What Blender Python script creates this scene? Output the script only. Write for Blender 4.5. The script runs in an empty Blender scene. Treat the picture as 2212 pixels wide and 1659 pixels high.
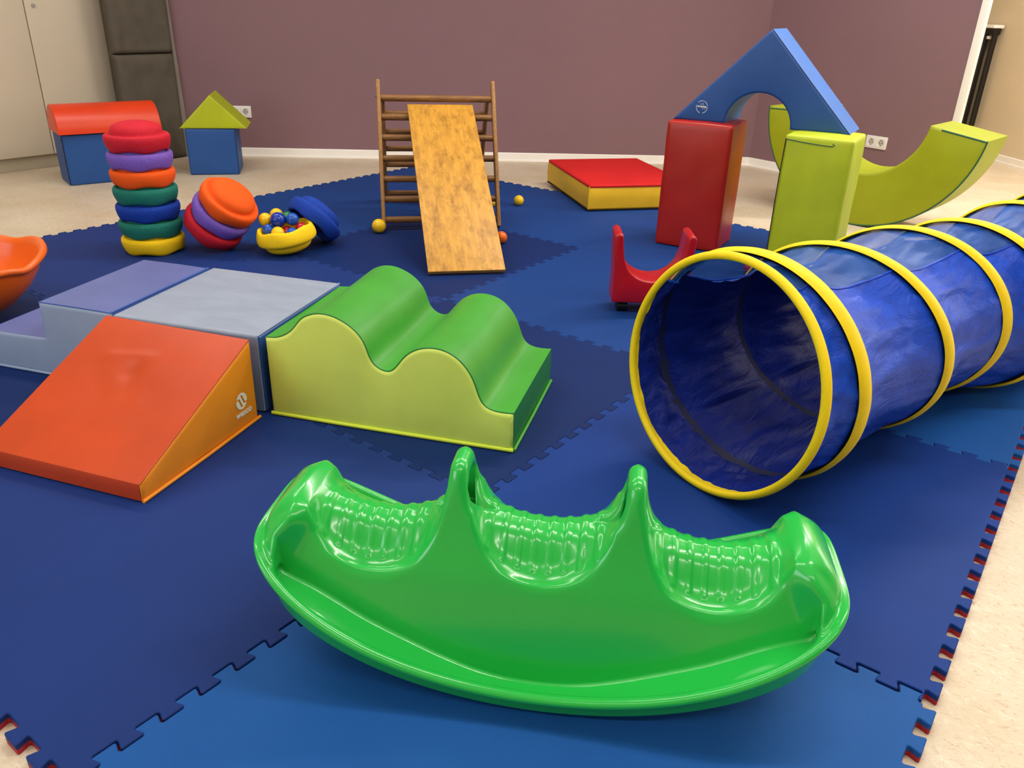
import bpy, bmesh, math, random
import numpy as np
from mathutils import Vector, Matrix, noise

random.seed(7)
SC = bpy.context.scene
COL = SC.collection
PI = math.pi
T = 0.022                      # mat thickness: mats lie on the floor (z = 0)

# ------------------------------------------------------------------ helpers
def s2l(c):
    return tuple(((v / 12.92) if v <= 0.04045 else ((v + 0.055) / 1.055) ** 2.4) for v in c)

def hexc(h):
    h = h.lstrip('#')
    return s2l(tuple(int(h[i:i + 2], 16) / 255 for i in (0, 2, 4)))

def tag(o, label, cat=None, group=None, kind=None):
    if label: o['label'] = label
    if cat: o['category'] = cat
    if group: o['group'] = group
    if kind: o['kind'] = kind
    return o

def thing(name, label, cat, loc=(0, 0, 0), rz=0.0, group=None, mw=None):
    o = bpy.data.objects.new(name, None)
    COL.objects.link(o)
    o.empty_display_size = 0.05
    if mw is not None:
        o.matrix_world = mw
    else:
        o.location = loc
        o.rotation_euler = (0, 0, rz)
    return tag(o, label, cat, group)

def mesh(name, verts, faces, mat, parent=None, smooth=True, sharp=None, mats=None, fmat=None):
    me = bpy.data.meshes.new(name)
    me.from_pydata([tuple(v) for v in verts], [], [tuple(f) for f in faces])
    me.materials.append(mat)
    if mats:
        for m in mats: me.materials.append(m)
    bm = bmesh.new(); bm.from_mesh(me)
    bmesh.ops.recalc_face_normals(bm, faces=bm.faces)
    bm.to_mesh(me); bm.free()
    if fmat is not None:
        me.polygons.foreach_set('material_index', fmat)
    if smooth:
        me.polygons.foreach_set('use_smooth', [True] * len(me.polygons))
        if sharp: me.set_sharp_from_angle(angle=math.radians(sharp))
    me.update()
    o = bpy.data.objects.new(name, me)
    COL.objects.link(o)
    if parent: o.parent = parent
    return o

def from_bm(name, bm, mat, parent=None, smooth=True, sharp=35):
    bmesh.ops.recalc_face_normals(bm, faces=bm.faces)
    me = bpy.data.meshes.new(name)
    bm.to_mesh(me); bm.free()
    me.materials.append(mat)
    if smooth:
        me.polygons.foreach_set('use_smooth', [True] * len(me.polygons))
        if sharp: me.set_sharp_from_angle(angle=math.radians(sharp))
    o = bpy.data.objects.new(name, me)
    COL.objects.link(o)
    if parent: o.parent = parent
    return o

def add_box(bm, x0, x1, y0, y1, z0, z1, bevel=0.0, seg=3):
    r = bmesh.ops.create_cube(bm, size=1.0)
    vs = r['verts']
    for v in vs:
        v.co = Vector((x0 + (v.co.x + .5) * (x1 - x0), y0 + (v.co.y + .5) * (y1 - y0), z0 + (v.co.z + .5) * (z1 - z0)))
    if bevel > 0:
        es = list({e for v in vs for e in v.link_edges})
        bmesh.ops.bevel(bm, geom=es, offset=bevel, segments=seg, profile=.5, affect='EDGES')

def box(name, dims, mat, parent=None, bevel=0.004, seg=3):
    bm = bmesh.new(); add_box(bm, *dims, bevel=bevel, seg=seg)
    return from_bm(name, bm, mat, parent)

def pillow_box(name, w, d, h, mat, parent, bevel=0.012, bulge=0.006, n=14, x0=0, y0=0, z0=0, seed=0, wr=0.0):
    """upholstered foam block: rounded edges, faces slightly bulged"""
    verts, faces, idx = [], [], {}
    def key(p): return tuple(round(c, 5) for c in p)
    def put(p):
        k = key(p)
        if k not in idx:
            idx[k] = len(verts); verts.append(Vector(p))
        return idx[k]
    ts = sorted(set([0, .012, .03, .06] + [i / n for i in range(1, n)] + [.94, .97, .988, 1]))
    def quad(f):
        for i in range(len(ts) - 1):
            for j in range(len(ts) - 1):
                faces.append([put(f(ts[a], ts[b])) for a, b in ((i, j), (i + 1, j), (i + 1, j + 1), (i, j + 1))])
    quad(lambda u, v: (u, v, 0)); quad(lambda u, v: (u, v, 1)); quad(lambda u, v: (u, 0, v))
    quad(lambda u, v: (u, 1, v)); quad(lambda u, v: (0, u, v)); quad(lambda u, v: (1, u, v))
    out = []
    for p in verts:
        q = Vector((p.x * w, p.y * d, p.z * h))
        c = Vector((min(max(q.x, bevel), w - bevel), min(max(q.y, bevel), d - bevel), min(max(q.z, bevel), h - bevel)))
        dv = q - c
        if dv.length > 1e-9:
            n_ = dv.normalized()
            q = c + n_ * bevel
            # bulge
            b = lambda t: 1 - (2 * t - 1) ** 4
            if abs(dv.x) > .9 * dv.length: q.x += math.copysign(bulge * b(p.y) * b(p.z), dv.x)
            elif abs(dv.y) > .9 * dv.length: q.y += math.copysign(bulge * b(p.x) * b(p.z), dv.y)
            elif dv.z > .9 * dv.length: q.z += bulge * b(p.x) * b(p.y)
            if wr:
                q += n_ * wr * noise.noise(q * 9 + Vector((seed, 0, 0)))
        out.append(q + Vector((x0, y0, z0)))
    return mesh(name, out, faces, mat, parent)

def tube_mesh(path, r, n=8, closed=False, flat=1.0):
    P = [Vector(p) for p in path]; m = len(P)
    verts, faces = [], []
    t0 = (P[1] - P[0]).normalized()
    ref = Vector((0, 0, 1)) if abs(t0.z) < .9 else Vector((1, 0, 0))
    nrm = (ref - t0 * ref.dot(t0)).normalized()
    for i in range(m):
        if closed: t = (P[(i + 1) % m] - P[i - 1])
        else: t = (P[min(i + 1, m - 1)] - P[max(i - 1, 0)])
        t.normalize()
        nrm = (nrm - t * nrm.dot(t))
        nrm = nrm.normalized() if nrm.length > 1e-6 else t.orthogonal().normalized()
        bi = t.cross(nrm)
        for k in range(n):
            a = 2 * PI * k / n
            verts.append(P[i] + nrm * math.cos(a) * r + bi * math.sin(a) * r * flat)
    rng = m if closed else m - 1
    for i in range(rng):
        for k in range(n):
            a = i * n + k; b = i * n + (k + 1) % n; c = ((i + 1) % m) * n + (k + 1) % n; d = ((i + 1) % m) * n + k
            faces.append((a, b, c, d))
    if not closed:
        faces.append(tuple(range(n))[::-1]); faces.append(tuple((m - 1) * n + k for k in range(n)))
    return verts, faces

def tube(name, path, r, mat, parent=None, n=8, closed=False, flat=1.0):
    v, f = tube_mesh(path, r, n, closed, flat)
    return mesh(name, v, f, mat, parent, sharp=60)

def resample(prof, step):
    """densify an open 2D polyline"""
    out = []
    for a, b in zip(prof[:-1], prof[1:]):
        L = math.hypot(b[0] - a[0], b[1] - a[1]); k = max(1, int(L / step))
        for i in range(k):
            t = i / k; out.append((a[0] + (b[0] - a[0]) * t, a[1] + (b[1] - a[1]) * t))
    out.append(prof[-1]); return out

def catmull(pts, k=8):
    out = []
    P = [pts[0]] + list(pts) + [pts[-1]]
    for i in range(1, len(P) - 2):
        p0, p1, p2, p3 = P[i - 1], P[i], P[i + 1], P[i + 2]
        for j in range(k):
            t = j / k
            out.append(tuple(.5 * (2 * b + (c - a) * t + (2 * a - 5 * b + 4 * c - d) * t * t + (3 * b - a - 3 * c + d) * t ** 3)
                             for a, b, c, d in zip(p0, p1, p2, p3)))
    out.append(tuple(pts[-1])); return out

def inset(poly, d):
    n = len(poly); out = []
    area = sum(poly[i][0] * poly[(i + 1) % n][1] - poly[(i + 1) % n][0] * poly[i][1] for i in range(n))
    sg = 1 if area > 0 else -1
    for i in range(n):
        a = Vector(poly[i - 1]); b = Vector(poly[i]); c = Vector(poly[(i + 1) % n])
        e1 = (b - a).normalized(); e2 = (c - b).normalized()
        n1 = Vector((-e1.y, e1.x)) * sg; n2 = Vector((-e2.y, e2.x)) * sg
        m = n1 + n2
        if m.length < 1e-6: m = n1
        m.normalize(); k = max(.45, m.dot(n1))
        out.append(tuple(b + m * d / k))
    return out

from mathutils.geometry import delaunay_2d_cdt
def fill2d(ring):
    """triangulate a simple polygon: (extra points, faces over ring index)"""
    n = len(ring)
    vs, es, fs, ov, oe, of = delaunay_2d_cdt([Vector(p) for p in ring], [], [list(range(n))], 1, 1e-7)
    mp, extra = [], []
    for k, o in enumerate(ov):
        if o: mp.append(o[0])
        else: mp.append(n + len(extra)); extra.append(tuple(vs[k]))
    return extra, [[mp[i] for i in f] for f in fs]

def cap_panel(name, poly, y, sgn, mat, parent, bulge=.004, steps=((0, 0), (.002, .45), (.006, .85), (.0115, 1.0))):
    """flat panel of polygon (x,z) at y, edges rounded, bulging by sgn"""
    verts, faces = [], []
    n = len(poly)
    for d, b in steps:
        ring = inset(poly, d) if d else poly
        for x, z in ring: verts.append((x, y + sgn * bulge * b, z))
    for s in range(len(steps) - 1):
        for i in range(n):
            j = (i + 1) % n
            faces.append((s * n + i, s * n + j, (s + 1) * n + j, (s + 1) * n + i))
    b0 = (len(steps) - 1) * n
    extra, fs = fill2d([(verts[b0 + i][0], verts[b0 + i][2]) for i in range(n)])
    for x, z in extra: verts.append((x, y + sgn * bulge, z))
    faces += [tuple(b0 + i for i in f) for f in fs]
    return mesh(name, verts, faces, mat, parent, sharp=60)

def strip(name, poly, y0, y1, mat, parent, closed=True, ny=8, sharp=30, sag=None):
    verts, faces = [], []
    n = len(poly)
    for j in range(ny + 1):
        v = j / ny; y = y0 + (y1 - y0) * v
        for i, (x, z) in enumerate(poly):
            dz = sag(x, z, v) if sag else 0.0
            verts.append((x, y, z + dz))
    for j in range(ny):
        for i in range(n if closed else n - 1):
            k = (i + 1) % n
            faces.append((j * n + i, j * n + k, (j + 1) * n + k, (j + 1) * n + i))
    return mesh(name, verts, faces, mat, parent, sharp=sharp)

def text_mesh(name, body, size, mat, parent, mw, bold=0.0, shear=0.0, extrude=0.0004, spacing=1.0):
    cu = bpy.data.curves.new(name, 'FONT'); cu.body = body; cu.size = size
    cu.align_x = 'CENTER'; cu.align_y = 'CENTER'; cu.extrude = extrude; cu.offset = bold; cu.shear = shear
    cu.space_character = spacing
    tmp = bpy.data.objects.new(name, cu); COL.objects.link(tmp)
    dg = bpy.context.evaluated_depsgraph_get()
    me = bpy.data.meshes.new_from_object(tmp.evaluated_get(dg))
    bpy.data.objects.remove(tmp); bpy.data.curves.remove(cu)
    me.materials.clear(); me.materials.append(mat); me.name = name
    o = bpy.data.objects.new(name, me); COL.objects.link(o)
    o.parent = parent; o.matrix_local = mw
    return o

# ---------------------------------------------------------------- materials
def new_mat(name):
    m = bpy.data.materials.new(name); m.use_nodes = True
    nt = m.node_tree; b = nt.nodes['Principled BSDF']
    return m, nt, b

def N(nt, kind, **kw):
    n = nt.nodes.new(kind)
    for k, v in kw.items():
        if k in n.inputs: n.inputs[k].default_value = v
        else: setattr(n, k, v)
    return n

def simple(name, col, rough=.5, vary=.08, vscale=6.0, bump=0.0, bscale=120.0, spec=.5, coat=0.0, metallic=0.0, dark=None, detail=3.0, bdist=.002, stretch=None, transl=0.0):
    """principled surface with large-scale colour variation and fine bump, all in object space"""
    c = hexc(col) if isinstance(col, str) else col
    m, nt, b = new_mat(name)
    tc = N(nt, 'ShaderNodeTexCoord')
    src = tc.outputs['Object']
    if stretch:
        mp = N(nt, 'ShaderNodeMapping'); mp.inputs['Scale'].default_value = stretch
        nt.links.new(src, mp.inputs['Vector']); src = mp.outputs['Vector']
    nz = N(nt, 'ShaderNodeTexNoise', Scale=vscale, Detail=detail, Roughness=.6)
    nt.links.new(src, nz.inputs['Vector'])
    rp = N(nt, 'ShaderNodeValToRGB')
    lo = tuple(v * (1 - vary) for v in c) if dark is None else hexc(dark)
    hi = tuple(min(1, v * (1 + vary)) for v in c)
    rp.color_ramp.elements[0].position = .3; rp.color_ramp.elements[1].position = .7
    rp.color_ramp.elements[0].color = (*lo, 1); rp.color_ramp.elements[1].color = (*hi, 1)
    nt.links.new(nz.outputs['Fac'], rp.inputs['Fac'])
    nt.links.new(rp.outputs['Color'], b.inputs['Base Color'])
    b.inputs['Roughness'].default_value = rough
    b.inputs['Specular IOR Level'].default_value = spec
    b.inputs['Metallic'].default_value = metallic
    if coat:
        b.inputs['Coat Weight'].default_value = coat; b.inputs['Coat Roughness'].default_value = .06
    if bump:
        n2 = N(nt, 'ShaderNodeTexNoise', Scale=bscale, Detail=3.0, Roughness=.6)
        nt.links.new(src, n2.inputs['Vector'])
        bp = N(nt, 'ShaderNodeBump', Strength=bump, Distance=bdist)
        nt.links.new(n2.outputs['Fac'], bp.inputs['Height'])
        nt.links.new(bp.outputs['Normal'], b.inputs['Normal'])
    if transl:
        tr = N(nt, 'ShaderNodeBsdfTranslucent'); tr.inputs['Color'].default_value = (*hi, 1)
        mx = N(nt, 'ShaderNodeMixShader', Fac=transl)
        nt.links.new(b.outputs[0], mx.inputs[1]); nt.links.new(tr.outputs[0], mx.inputs[2])
        nt.links.new(mx.outputs[0], nt.nodes['Material Output'].inputs['Surface'])
    return m

def vinyl(name, col, rough=.42, vary=.06, bump=.12, spec=.45, wr=0.0):
    return simple(name, col, rough=rough, vary=vary, vscale=5, bump=bump, bscale=260, spec=spec, bdist=.001)

def speckle(name, col, dark, light, scale=520):
    """EPP foam: soft mottled granules"""
    m, nt, b = new_mat(name)
    tc = N(nt, 'ShaderNodeTexCoord')
    vo = N(nt, 'ShaderNodeTexVoronoi', Scale=scale)
    nt.links.new(tc.outputs['Object'], vo.inputs['Vector'])
    nz = N(nt, 'ShaderNodeTexNoise', Scale=scale * .55, Detail=2.0)
    nt.links.new(tc.outputs['Object'], nz.inputs['Vector'])
    rp = N(nt, 'ShaderNodeValToRGB')
    e = rp.color_ramp.elements
    e[0].position = .33; e[0].color = (*hexc(dark), 1); e[1].position = .68; e[1].color = (*hexc(light), 1)
    k = e.new(.5); k.color = (*hexc(col), 1)
    nt.links.new(nz.outputs['Fac'], rp.inputs['Fac'])
    nt.links.new(rp.outputs['Color'], b.inputs['Base Color'])
    b.inputs['Roughness'].default_value = .75; b.inputs['Specular IOR Level'].default_value = .25
    bp = N(nt, 'ShaderNodeBump', Strength=.25, Distance=.001)
    nt.links.new(vo.outputs['Distance'], bp.inputs['Height'])
    nt.links.new(bp.outputs['Normal'], b.inputs['Normal'])
    return m

M = {}
# EVA mats: three shades of blue
def mat_eva(name, col, col2):
    m, nt, b = new_mat(name)
    tc = N(nt, 'ShaderNodeTexCoord')
    n1 = N(nt, 'ShaderNodeTexNoise', Scale=2.2, Detail=4.0, Roughness=.6); nt.links.new(tc.outputs['Object'], n1.inputs['Vector'])
    n2 = N(nt, 'ShaderNodeTexNoise', Scale=420.0, Detail=2.0, Roughness=.7); nt.links.new(tc.outputs['Object'], n2.inputs['Vector'])
    rp = N(nt, 'ShaderNodeValToRGB'); e = rp.color_ramp.elements
    e[0].position = .3; e[0].color = (*hexc(col2), 1); e[1].position = .7; e[1].color = (*hexc(col), 1)
    mx = N(nt, 'ShaderNodeMix', data_type='FLOAT'); mx.inputs[0].default_value = .42
    nt.links.new(n1.outputs['Fac'], mx.inputs[2]); nt.links.new(n2.outputs['Fac'], mx.inputs[3])
    nt.links.new(mx.outputs[0], rp.inputs['Fac']); nt.links.new(rp.outputs['Color'], b.inputs['Base Color'])
    b.inputs['Roughness'].default_value = .6; b.inputs['Specular IOR Level'].default_value = .14
    bp = N(nt, 'ShaderNodeBump', Strength=.22, Distance=.0015)
    nt.links.new(n2.outputs['Fac'], bp.inputs['Height']); nt.links.new(bp.outputs['Normal'], b.inputs['Normal'])
    return m
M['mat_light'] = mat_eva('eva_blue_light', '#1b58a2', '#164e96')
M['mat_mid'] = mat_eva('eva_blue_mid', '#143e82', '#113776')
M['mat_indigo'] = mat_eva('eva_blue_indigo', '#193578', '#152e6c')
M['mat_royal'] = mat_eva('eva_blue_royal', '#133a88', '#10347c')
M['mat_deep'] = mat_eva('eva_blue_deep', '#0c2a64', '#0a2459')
M['mat_red'] = simple('eva_red', '#a51c30', .7, .1, 30, .2, 400)

# linoleum: cream with streaks of ochre / red / brown
def linoleum():
    m, nt, b = new_mat('linoleum_marbled')
    tc = N(nt, 'ShaderNodeTexCoord')
    mp = N(nt, 'ShaderNodeMapping'); mp.inputs['Rotation'].default_value = (0, 0, -.35); mp.inputs['Scale'].default_value = (1.2, 2.2, 1)
    nt.links.new(tc.outputs['Object'], mp.inputs['Vector'])
    def streak(scale, lo, hi, off):
        n = N(nt, 'ShaderNodeTexNoise', Scale=scale, Detail=6.0, Roughness=.68, Distortion=1.2)
        ad = N(nt, 'ShaderNodeVectorMath', operation='ADD'); ad.inputs[1].default_value = (off, off * 2, 0)
        nt.links.new(mp.outputs['Vector'], ad.inputs[0]); nt.links.new(ad.outputs[0], n.inputs['Vector'])
        r = N(nt, 'ShaderNodeMapRange'); r.inputs['From Min'].default_value = lo; r.inputs['From Max'].default_value = hi
        nt.links.new(n.outputs['Fac'], r.inputs['Value']); return r.outputs[0]
    base = N(nt, 'ShaderNodeTexNoise', Scale=3.0, Detail=5.0); nt.links.new(tc.outputs['Object'], base.inputs['Vector'])
    rp = N(nt, 'ShaderNodeValToRGB'); e = rp.color_ramp.elements
    e[0].position = .35; e[0].color = (*hexc('#cabaa0'), 1); e[1].position = .65; e[1].color = (*hexc('#d5c9b4'), 1)
    nt.links.new(base.outputs['Fac'], rp.inputs['Fac'])
    cur = rp.outputs['Color']
    for col, sc, lo, hi, off, amt in (('#b08c68', 40, .54, .64, 3, .45), ('#d89a4c', 7, .62, .72, 11, .7), ('#a8584a', 26, .62, .70, 23, .7), ('#ece2cf', 22, .55, .66, 31, .45), ('#b6a488', 70, .55, .66, 41, .5)):
        f = streak(sc, lo, hi, off)
        mu = N(nt, 'ShaderNodeMath', operation='MULTIPLY'); mu.inputs[1].default_value = amt; nt.links.new(f, mu.inputs[0])
        mx = N(nt, 'ShaderNodeMix', data_type='RGBA'); mx.inputs[7].default_value = (*hexc(col), 1)
        nt.links.new(mu.outputs[0], mx.inputs[0]); nt.links.new(cur, mx.inputs[6]); cur = mx.outputs[2]
    nt.links.new(cur, b.inputs['Base Color'])
    b.inputs['Roughness'].default_value = .42; b.inputs['Specular IOR Level'].default_value = .35
    return m
M['lino'] = linoleum()
M['purple'] = simple('wall_mauve_paint', '#876970', .85, .03, 1.5, .15, 300, .2)
M['cream_wall'] = simple('wall_cream_paint', '#d8c9ae', .85, .03, 2, .12, 250, .2)
M['ceil'] = simple('ceiling_white', '#e9e4da', .9, .02, 3)
M['white_trim'] = simple('white_trim', '#f6f3ee', .45, .02, 5)
M['cab'] = simple('cabinet_laminate', '#cfc3ae', .5, .02, 4, .05, 300, .4)
M['dark_gap'] = simple('dark_gap', '#1a1512', .9)
M['plinth'] = simple('cabinet_plinth', '#b3a891', .55, .04, 4)
M['steel'] = simple('brushed_steel', '#8d8a86', .35, .1, 60, metallic=1.0)
M['gray_cloth'] = simple('grey_cover_cloth', '#5d574d', .9, .1, 8, .5, 500, .15)
M['gray_side'] = simple('grey_cover_side', '#8f8880', .85, .08, 8, .4, 500, .15)
M['zip'] = simple('grey_zip', '#b5b0a8', .5, .05)
M['black'] = simple('black_powdercoat', '#0c0b0b', .4, .1)
M['black_rub'] = simple('black_rubber', '#0a0a0c', .5, .1)
M['socket'] = simple('socket_plastic', '#ece9e4', .35, .02)
M['socket_in'] = simple('socket_recess', '#b9b5ae', .4, .05)

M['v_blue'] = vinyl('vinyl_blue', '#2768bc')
M['v_blue_d'] = vinyl('vinyl_blue_matt_shaded', '#1b4c90', .5)  # darker copy of the blue, with the arch front's shade put into it
M['v_red'] = vinyl('vinyl_red', '#a41a0a', .33, .08)
M['v_orange_r'] = vinyl('vinyl_orange_red', '#da3e18', .36)
M['v_lime'] = vinyl('vinyl_lime', '#a9b40f', .5)
M['v_lime_b'] = vinyl('vinyl_lime_block', '#aebe12', .5, .1)
M['v_lime_c'] = vinyl('vinyl_lime_rocker', '#97a106', .5)
M['piping_g'] = simple('piping_teal', '#14563c', .6)
M['piping_b'] = simple('piping_navy', '#123a6e', .5)
M['seam_dk'] = simple('seam_dark', '#141414', .7)
M['v_wedge'] = vinyl('vinyl_orange', '#bc400e', .38, .08)
M['v_wedge_s'] = vinyl('vinyl_amber', '#ea8e1e', .45, .06)
M['v_step_t'] = vinyl('vinyl_violet_blue', '#5b68a4', .4, .1)
M['v_step_s'] = vinyl('vinyl_pale_blue', '#8799b8', .45, .06)
M['v_grey'] = simple('vinyl_grey', '#8f9bb0', .45, .08, 7, .15, 240, .4, stretch=(1, 3, 1))
M['v_navy'] = vinyl('vinyl_mid_blue', '#3a5aa8', .42)
M['v_green'] = vinyl('vinyl_green', '#409c32', .36, .08)
M['v_green_d'] = vinyl('vinyl_dark_green', '#1f7c36', .4, .08)
M['v_ygreen'] = vinyl('vinyl_yellow_green', '#d2e466', .5, .06)
M['v_ygreen_h'] = vinyl('vinyl_yellow_hem', '#cfe03c', .5, .05)
M['v_padred'] = simple('cloth_red', '#c31b1d', .7, .06, 5, .25, 500, .25)
M['v_padyel'] = vinyl('vinyl_yellow', '#d8ae1c', .5, .08)
M['mark_white'] = simple('printed_white', '#f4f1ea', .5, .01)
M['mark_grey'] = simple('printed_pale_blue', '#b9c6de', .5, .05)

M['e_red'] = speckle('foam_red', '#c41c30', '#b2172c', '#d02638')
M['e_purple'] = speckle('foam_purple', '#7b5cc0', '#6a4cb0', '#8a6ccc')
M['e_orange'] = speckle('foam_orange', '#f05a14', '#ea5410', '#f46018')
M['e_teal'] = speckle('foam_teal', '#1a7466', '#136457', '#228273')
M['e_blue'] = speckle('foam_blue', '#0f3aa0', '#0b2e8a', '#1c4cb8')
M['e_yellow'] = speckle('foam_yellow', '#fbd014', '#f2c40e', '#fdd824')
M['p_orange'] = simple('plastic_orange', '#e8640e', .35, .05, 4, .1, 200, .5)
M['p_green'] = simple('plastic_green', '#22b848', .2, .02, 3, 0, 0, .5, coat=.25)
M['p_red'] = simple('plastic_red', '#ae0c18', .3, .04, 4, .08, 200, .5)
def ballm(n, c): return simple('ball_' + n, c, .22, .03, 9, 0, 0, .5)
M['b_yellow'] = ballm('yellow', '#f0c210'); M['b_blue'] = ballm('blue', '#1450b4'); M['b_dblue'] = ballm('dark_blue', '#0e329c')
M['b_green'] = ballm('green', '#1d7a34'); M['b_red'] = ballm('red', '#b01420'); M['b_orange'] = ballm('orange', '#ee6a1c')

def wood(name, c1, c2, stretch, rough=.5):
    m, nt, b = new_mat(name)
    tc = N(nt, 'ShaderNodeTexCoord'); mp = N(nt, 'ShaderNodeMapping'); mp.inputs['Scale'].default_value = stretch
    nt.links.new(tc.outputs['Object'], mp.inputs['Vector'])
    n = N(nt, 'ShaderNodeTexNoise', Scale=14.0, Detail=6.0, Roughness=.65, Distortion=.4); nt.links.new(mp.outputs['Vector'], n.inputs['Vector'])
    rp = N(nt, 'ShaderNodeValToRGB'); e = rp.color_ramp.elements
    e[0].position = .32; e[0].color = (*hexc(c2), 1); e[1].position = .68; e[1].color = (*hexc(c1), 1)
    nt.links.new(n.outputs['Fac'], rp.inputs['Fac']); nt.links.new(rp.outputs['Color'], b.inputs['Base Color'])
    b.inputs['Roughness'].default_value = rough
    bp = N(nt, 'ShaderNodeBump', Strength=.15, Distance=.001); nt.links.new(n.outputs['Fac'], bp.inputs['Height']); nt.links.new(bp.outputs['Normal'], b.inputs['Normal'])
    return m
M['wood_post'] = wood('beech_post', '#a97a3e', '#7d5424', (9, 9, 1.2))
M['wood_rung'] = wood('beech_rung', '#93652f', '#68441d', (1.2, 9, 9))
def board_mat():
    m, nt, b = new_mat('worn_plywood')
    tc = N(nt, 'ShaderNodeTexCoord')
    mp = N(nt, 'ShaderNodeMapping'); mp.inputs['Scale'].default_value = (14, 1.6, 1); nt.links.new(tc.outputs['Object'], mp.inputs['Vector'])
    g = N(nt, 'ShaderNodeTexNoise', Scale=5.0, Detail=5.0, Distortion=.6); nt.links.new(mp.outputs['Vector'], g.inputs['Vector'])
    r1 = N(nt, 'ShaderNodeValToRGB'); e = r1.color_ramp.elements
    e[0].position = .3; e[0].color = (*hexc('#bc862c'), 1); e[1].position = .7; e[1].color = (*hexc('#d29c3a'), 1)
    nt.links.new(g.outputs['Fac'], r1.inputs['Fac'])
    mp2 = N(nt, 'ShaderNodeMapping'); mp2.inputs['Scale'].default_value = (2.2, 1, 1); nt.links.new(tc.outputs['Object'], mp2.inputs['Vector'])
    w = N(nt, 'ShaderNodeTexNoise', Scale=10.0, Detail=9.0, Roughness=.72); nt.links.new(mp2.outputs['Vector'], w.inputs['Vector'])
    r2 = N(nt, 'ShaderNodeMapRange'); r2.inputs['From Min'].default_value = .46; r2.inputs['From Max'].default_value = .68; nt.links.new(w.outputs['Fac'], r2.inputs['Value'])
    mu = N(nt, 'ShaderNodeMath', operation='MULTIPLY'); mu.inputs[1].default_value = .85; nt.links.new(r2.outputs[0], mu.inputs[0])
    mx = N(nt, 'ShaderNodeMix', data_type='RGBA'); mx.inputs[7].default_value = (*hexc('#84581a'), 1)
    nt.links.new(mu.outputs[0], mx.inputs[0]); nt.links.new(r1.outputs['Color'], mx.inputs[6]); nt.links.new(mx.outputs[2], b.inputs['Base Color'])
    b.inputs['Roughness'].default_value = .5
    return m
M['board'] = board_mat()
M['board_edge'] = wood('plywood_edge', '#a98550', '#5f4426', (1, 1, 30))

def nylon(name, c, inner):
    m, nt, b = new_mat(name)
    tc = N(nt, 'ShaderNodeTexCoord')
    n = N(nt, 'ShaderNodeTexNoise', Scale=9.0, Detail=6.0, Roughness=.7, Distortion=1.5); nt.links.new(tc.outputs['Object'], n.inputs['Vector'])
    rp = N(nt, 'ShaderNodeValToRGB'); e = rp.color_ramp.elements
    e[0].position = .35; e[0].color = (*hexc(inner), 1); e[1].position = .65; e[1].color = (*hexc(c), 1)
    nt.links.new(n.outputs['Fac'], rp.inputs['Fac']); nt.links.new(rp.outputs['Color'], b.inputs['Base Color'])
    b.inputs['Roughness'].default_value = .45; b.inputs['Specular IOR Level'].default_value = .22
    mp = N(nt, 'ShaderNodeMapping'); mp.inputs['Scale'].default_value = (2.2, .55, 2.2); mp.inputs['Rotation'].default_value = (.5, 0, .25)
    nt.links.new(tc.outputs['Object'], mp.inputs['Vector'])
    n2 = N(nt, 'ShaderNodeTexNoise', Scale=11.0, Detail=4.0, Roughness=.6, Distortion=.7); nt.links.new(mp.outputs['Vector'], n2.inputs['Vector'])
    bp = N(nt, 'ShaderNodeBump', Strength=.5, Distance=.012); nt.links.new(n2.outputs['Fac'], bp.inputs['Height']); nt.links.new(bp.outputs['Normal'], b.inputs['Normal'])
    tr = N(nt, 'ShaderNodeBsdfTranslucent'); nt.links.new(rp.outputs['Color'], tr.inputs['Color'])
    mx = N(nt, 'ShaderNodeMixShader', Fac=.05); nt.links.new(b.outputs[0], mx.inputs[1]); nt.links.new(tr.outputs[0], mx.inputs[2])
    nt.links.new(mx.outputs[0], nt.nodes['Material Output'].inputs['Surface'])
    return m
M['nylon'] = nylon('nylon_blue', '#1a50d2', '#1642ba')
def netting():
    m, nt, b = new_mat('blue_netting')
    b.inputs['Base Color'].default_value = (*hexc('#1a60c4'), 1); b.inputs['Roughness'].default_value = .5
    tc = N(nt, 'ShaderNodeTexCoord')
    n = N(nt, 'ShaderNodeTexNoise', Scale=5.0, Detail=3.0, Distortion=1.0); nt.links.new(tc.outputs['Object'], n.inputs['Vector'])
    r = N(nt, 'ShaderNodeMapRange'); r.inputs['From Min'].default_value = .3; r.inputs['From Max'].default_value = .7
    r.inputs['To Min'].default_value = .42; r.inputs['To Max'].default_value = .72
    nt.links.new(n.outputs['Fac'], r.inputs['Value'])
    tp = N(nt, 'ShaderNodeBsdfTransparent'); mx = N(nt, 'ShaderNodeMixShader')
    nt.links.new(r.outputs[0], mx.inputs[0]); nt.links.new(b.outputs[0], mx.inputs[2]); nt.links.new(tp.outputs[0], mx.inputs[1])
    nt.links.new(mx.outputs[0], nt.nodes['Material Output'].inputs['Surface'])
    return m
M['net'] = netting()
M['band'] = simple('yellow_webbing', '#f2d312', .55, .05, 12, .3, 500, .3)
M['tape'] = simple('dark_tape', '#0a1546', .6, .1)

# ================================================================== SETTING
def wallpanel(name, a, b, z0, z1, mat, thick=.12):
    """upright wall slab from a to b; the room lies on its right-hand side"""
    a = Vector((a[0], a[1], 0)); b = Vector((b[0], b[1], 0)); d = (b - a).normalized(); n = Vector((-d.y, d.x, 0))
    q = [a, b, b + n * thick, a + n * thick]
    v = [p + Vector((0, 0, z0)) for p in q] + [p + Vector((0, 0, z1)) for p in q]
    f = [(0, 1, 2, 3), (4, 5, 6, 7), (0, 1, 5, 4), (1, 2, 6, 5), (2, 3, 7, 6), (3, 0, 4, 7)]
    o = mesh(name, v, f, mat, None, smooth=False)
    o['kind'] = 'structure'; return o

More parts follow.
